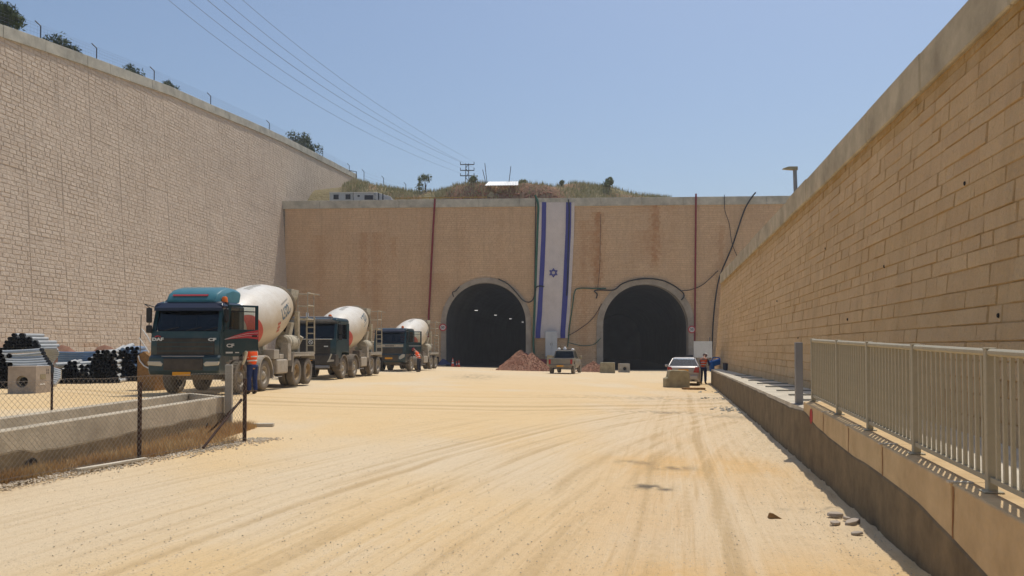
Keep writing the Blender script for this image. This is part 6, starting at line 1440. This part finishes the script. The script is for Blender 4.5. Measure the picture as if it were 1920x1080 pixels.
# low front row, the tall middle stack, the big right stack
q = .077
stack(104, 160, 725, 30.0, [(0,9),(0,8),(.3,8),(.2,7),(.8,5),(1.6,3)], q, 4.0, R(25), 'black-ended pale conduit in the low sloping stack right of the concrete box', 'conduits in the low sloping stack', jitter=1.0)
stack(153, 212, 725, 30.5, [(0,9),(.4,8),(.2,8),(.6,8),(.3,8),(.8,7),(1.0,6),(1.4,6),(1.9,5)], q, 4.0, R(22), 'black-ended pale conduit in the middle stack of the yard edge', 'conduits in the middle stack', jitter=1.3)
stack(203, 262, 725, 32.5, [(0,10),(.3,9),(.1,10),(.6,9),(.4,9),(.8,8),(.5,8),(1.2,7),(2.0,5),(3.0,3)], q, 4.0, R(20), 'dark conduit end in the tall stack beside the nearest truck', 'conduits in the tall right stack', shell='pipeb', jitter=1.8)
pl = at(0, 656, 31.5)
for ri, (st_, n) in enumerate(((0,10),(.3,9),(.8,8),(1.5,6),(2.9,3))):
    for k in range(n): pipe((1.7, q, 'pipeg', .0), (pl.x+.1+(st_+k)*.164, 31.5+random.gauss(0,.08), pl.z+.02+ri*.145), (R(.5),0,R(6+random.gauss(0,3))), 'black-ended pale conduit in the rounded heap topping the lying bundle', 'conduits in the rounded upper heap')
pl = at(-4, 742, 25.5)
for ri, n in enumerate((6,6,6,6,5,5,4,4,3)):
    for k in range(n): pipe((3.6, q, 'pipeg', .0), (pl.x-.55+k*.164+(ri % 2)*.08, 25.9+random.gauss(0,.07), g(pl.x, 25.5)+.08+ri*.145), (0,0,R(38+random.gauss(0,2))), 'black-ended conduit in the dark stack at the left edge behind the concrete box', 'conduits at the left edge')
# bundle lying across, ends to the right, drooping
for k in range(9):
    y0 = 655+4.6*k; Pm = []; Yk = 29.0-.18*abs(k-1)
    for j in range(13):
        u = j/12; x = -40+u*(118+min(k, 6)*3.0); y = y0+2+5.5*math.sin(u*2.6)*(1 if k > 0 else .4)+(3-u*5 if k < 2 else 0); Pm.append(at(x, y, Yk))
    mb = MB(); mb.tube(Pm, .066, 10, caps=False); e = Pm[-1]; dd = (Pm[-1]-Pm[-2]).normalized(); mb.tube([e-dd*.04, e+dd*.06], .072, 12, mi=1); o = mb.build('conduit_pipe', ['pipeg', 'pipek'], smooth=True); tag(o, 'long pale conduit lying across in the curved bundle with its black end to the right', 'pipe', 'conduits in the lying curved bundle')
for k in range(8):   # shorter bundle right of the box, curving to the ground
    x0 = 70; Pm = []
    for j in range(9):
        u = j/8; Pm.append(at(x0+u*44-(0 if k < 5 else (k-4)*3)*u, 690+4.2*k+(-3+9*u*u)*(1-k*.12)-0, 28.2-.12*k))
    mb = MB(); mb.tube(Pm, .055, 10, caps=True); o = mb.build('conduit_pipe', 'pipeg', smooth=True); tag(o, 'pale conduit in the short bundle curving down just right of the concrete box', 'pipe', 'conduits in the short bundle')
for k in range(9):   # fanned pale tails behind
    a = at(66+2*k, 658+1.5*k, 30.2+.12*k); b = at(104+7*math.sin(k*.5+.4), 653+3.9*k, 30.6+.1*k); mb = MB(); mb.tube([a, a.lerp(b, .5)+Vector((0,0,.04)), b], .07, 8); o = mb.build('conduit_pipe', 'pipeg', smooth=True); tag(o, 'pale conduit in the fan spreading between the lying bundle and the blue pipes', 'pipe', 'fanned conduits')
for k in range(6):   # blue pipes lying lengthways
    a = at(110, 661.5+4.0*k, 34.5); b = at(188, 661.0+4.0*k, 34.0); mb = MB(); mb.tube([a, a.lerp(b,.5)-Vector((0,0,.02)), b], .055, 10); o = mb.build('water_pipe', 'pipeb', smooth=True); tag(o, 'straight blue pipe lying lengthways behind the stacks', 'pipe', 'blue pipes lying lengthways')
for k in range(7):
    a = at(104+3*k, 684+.8*k, 31.8+.1*k); b = at(170+4*k, 681+.6*k, 33.2+.15*k); mb = MB(); mb.tube([a, a.lerp(b,.5), b], .09, 10); o = mb.build('conduit_pipe', 'pipeg', smooth=True); tag(o, 'pale conduit lying under the blue pipes above the low stack', 'pipe', 'pale conduits under the blue pipes')
for k, (x0, y0, x1, y1) in enumerate(((188,668,210,659),(194,670,214,661),(212,662,232,651),(222,659,244,648),(230,656,248,647))):
    a = at(x0, y0, 33.2); b = at(x1, y1, 35.5); mb = MB(); mb.tube([a, b], .10, 10); o = mb.build('conduit_pipe', 'pipeg', smooth=True); tag(o, 'bright pale conduit showing over the crest of the right-hand stacks', 'pipe', 'pale conduits on the crest')
for x, w_, lab in ((116, 1.5, 'low brown earth hump behind the blue pipes at their left'), (196, 1.3, 'low brown earth hump behind the blue pipes at their right')):
    p = at(x, 657, 39); mb = MB(); V = []
    for i in range(9):
        V.append([Vector(((i/4-1)*w_, (j/3-1)*.6, max(0, (1-((i/4-1)**2))*(1-((j/3-1)**2)))*(p.z-g(p.x,39)+.28)**1)) for j in range(7)])
    mb.loft(V, close=False, caps=False); tag(mb.build('earth_heap', 'rubble', loc=(p.x, 39, g(p.x, 39)), smooth=True), lab, 'earth heap')
# ------------------------------------------------------------------ dusty air, added to lighten the dark tunnels
mb = MB(); mb.box((-30, 60, 23), (500, 420, 64)); MT['haze'] = bpy.data.materials.new('haze'); hz = MT['haze']; hz.use_nodes = True; N = hz.node_tree.nodes; N.clear()
o_ = N.new('ShaderNodeOutputMaterial'); v_ = N.new('ShaderNodeVolumePrincipled'); v_.inputs['Density'].default_value = .0006; v_.inputs['Color'].default_value = (.95,.95,.95,1); v_.inputs['Anisotropy'].default_value = .2
hz.node_tree.links.new(v_.outputs[0], o_.inputs['Volume']); o = mb.build('haze', 'haze'); o['kind'] = 'stuff'; o['label'] = 'thin dusty air over the yard, added to lift the dark tunnels'
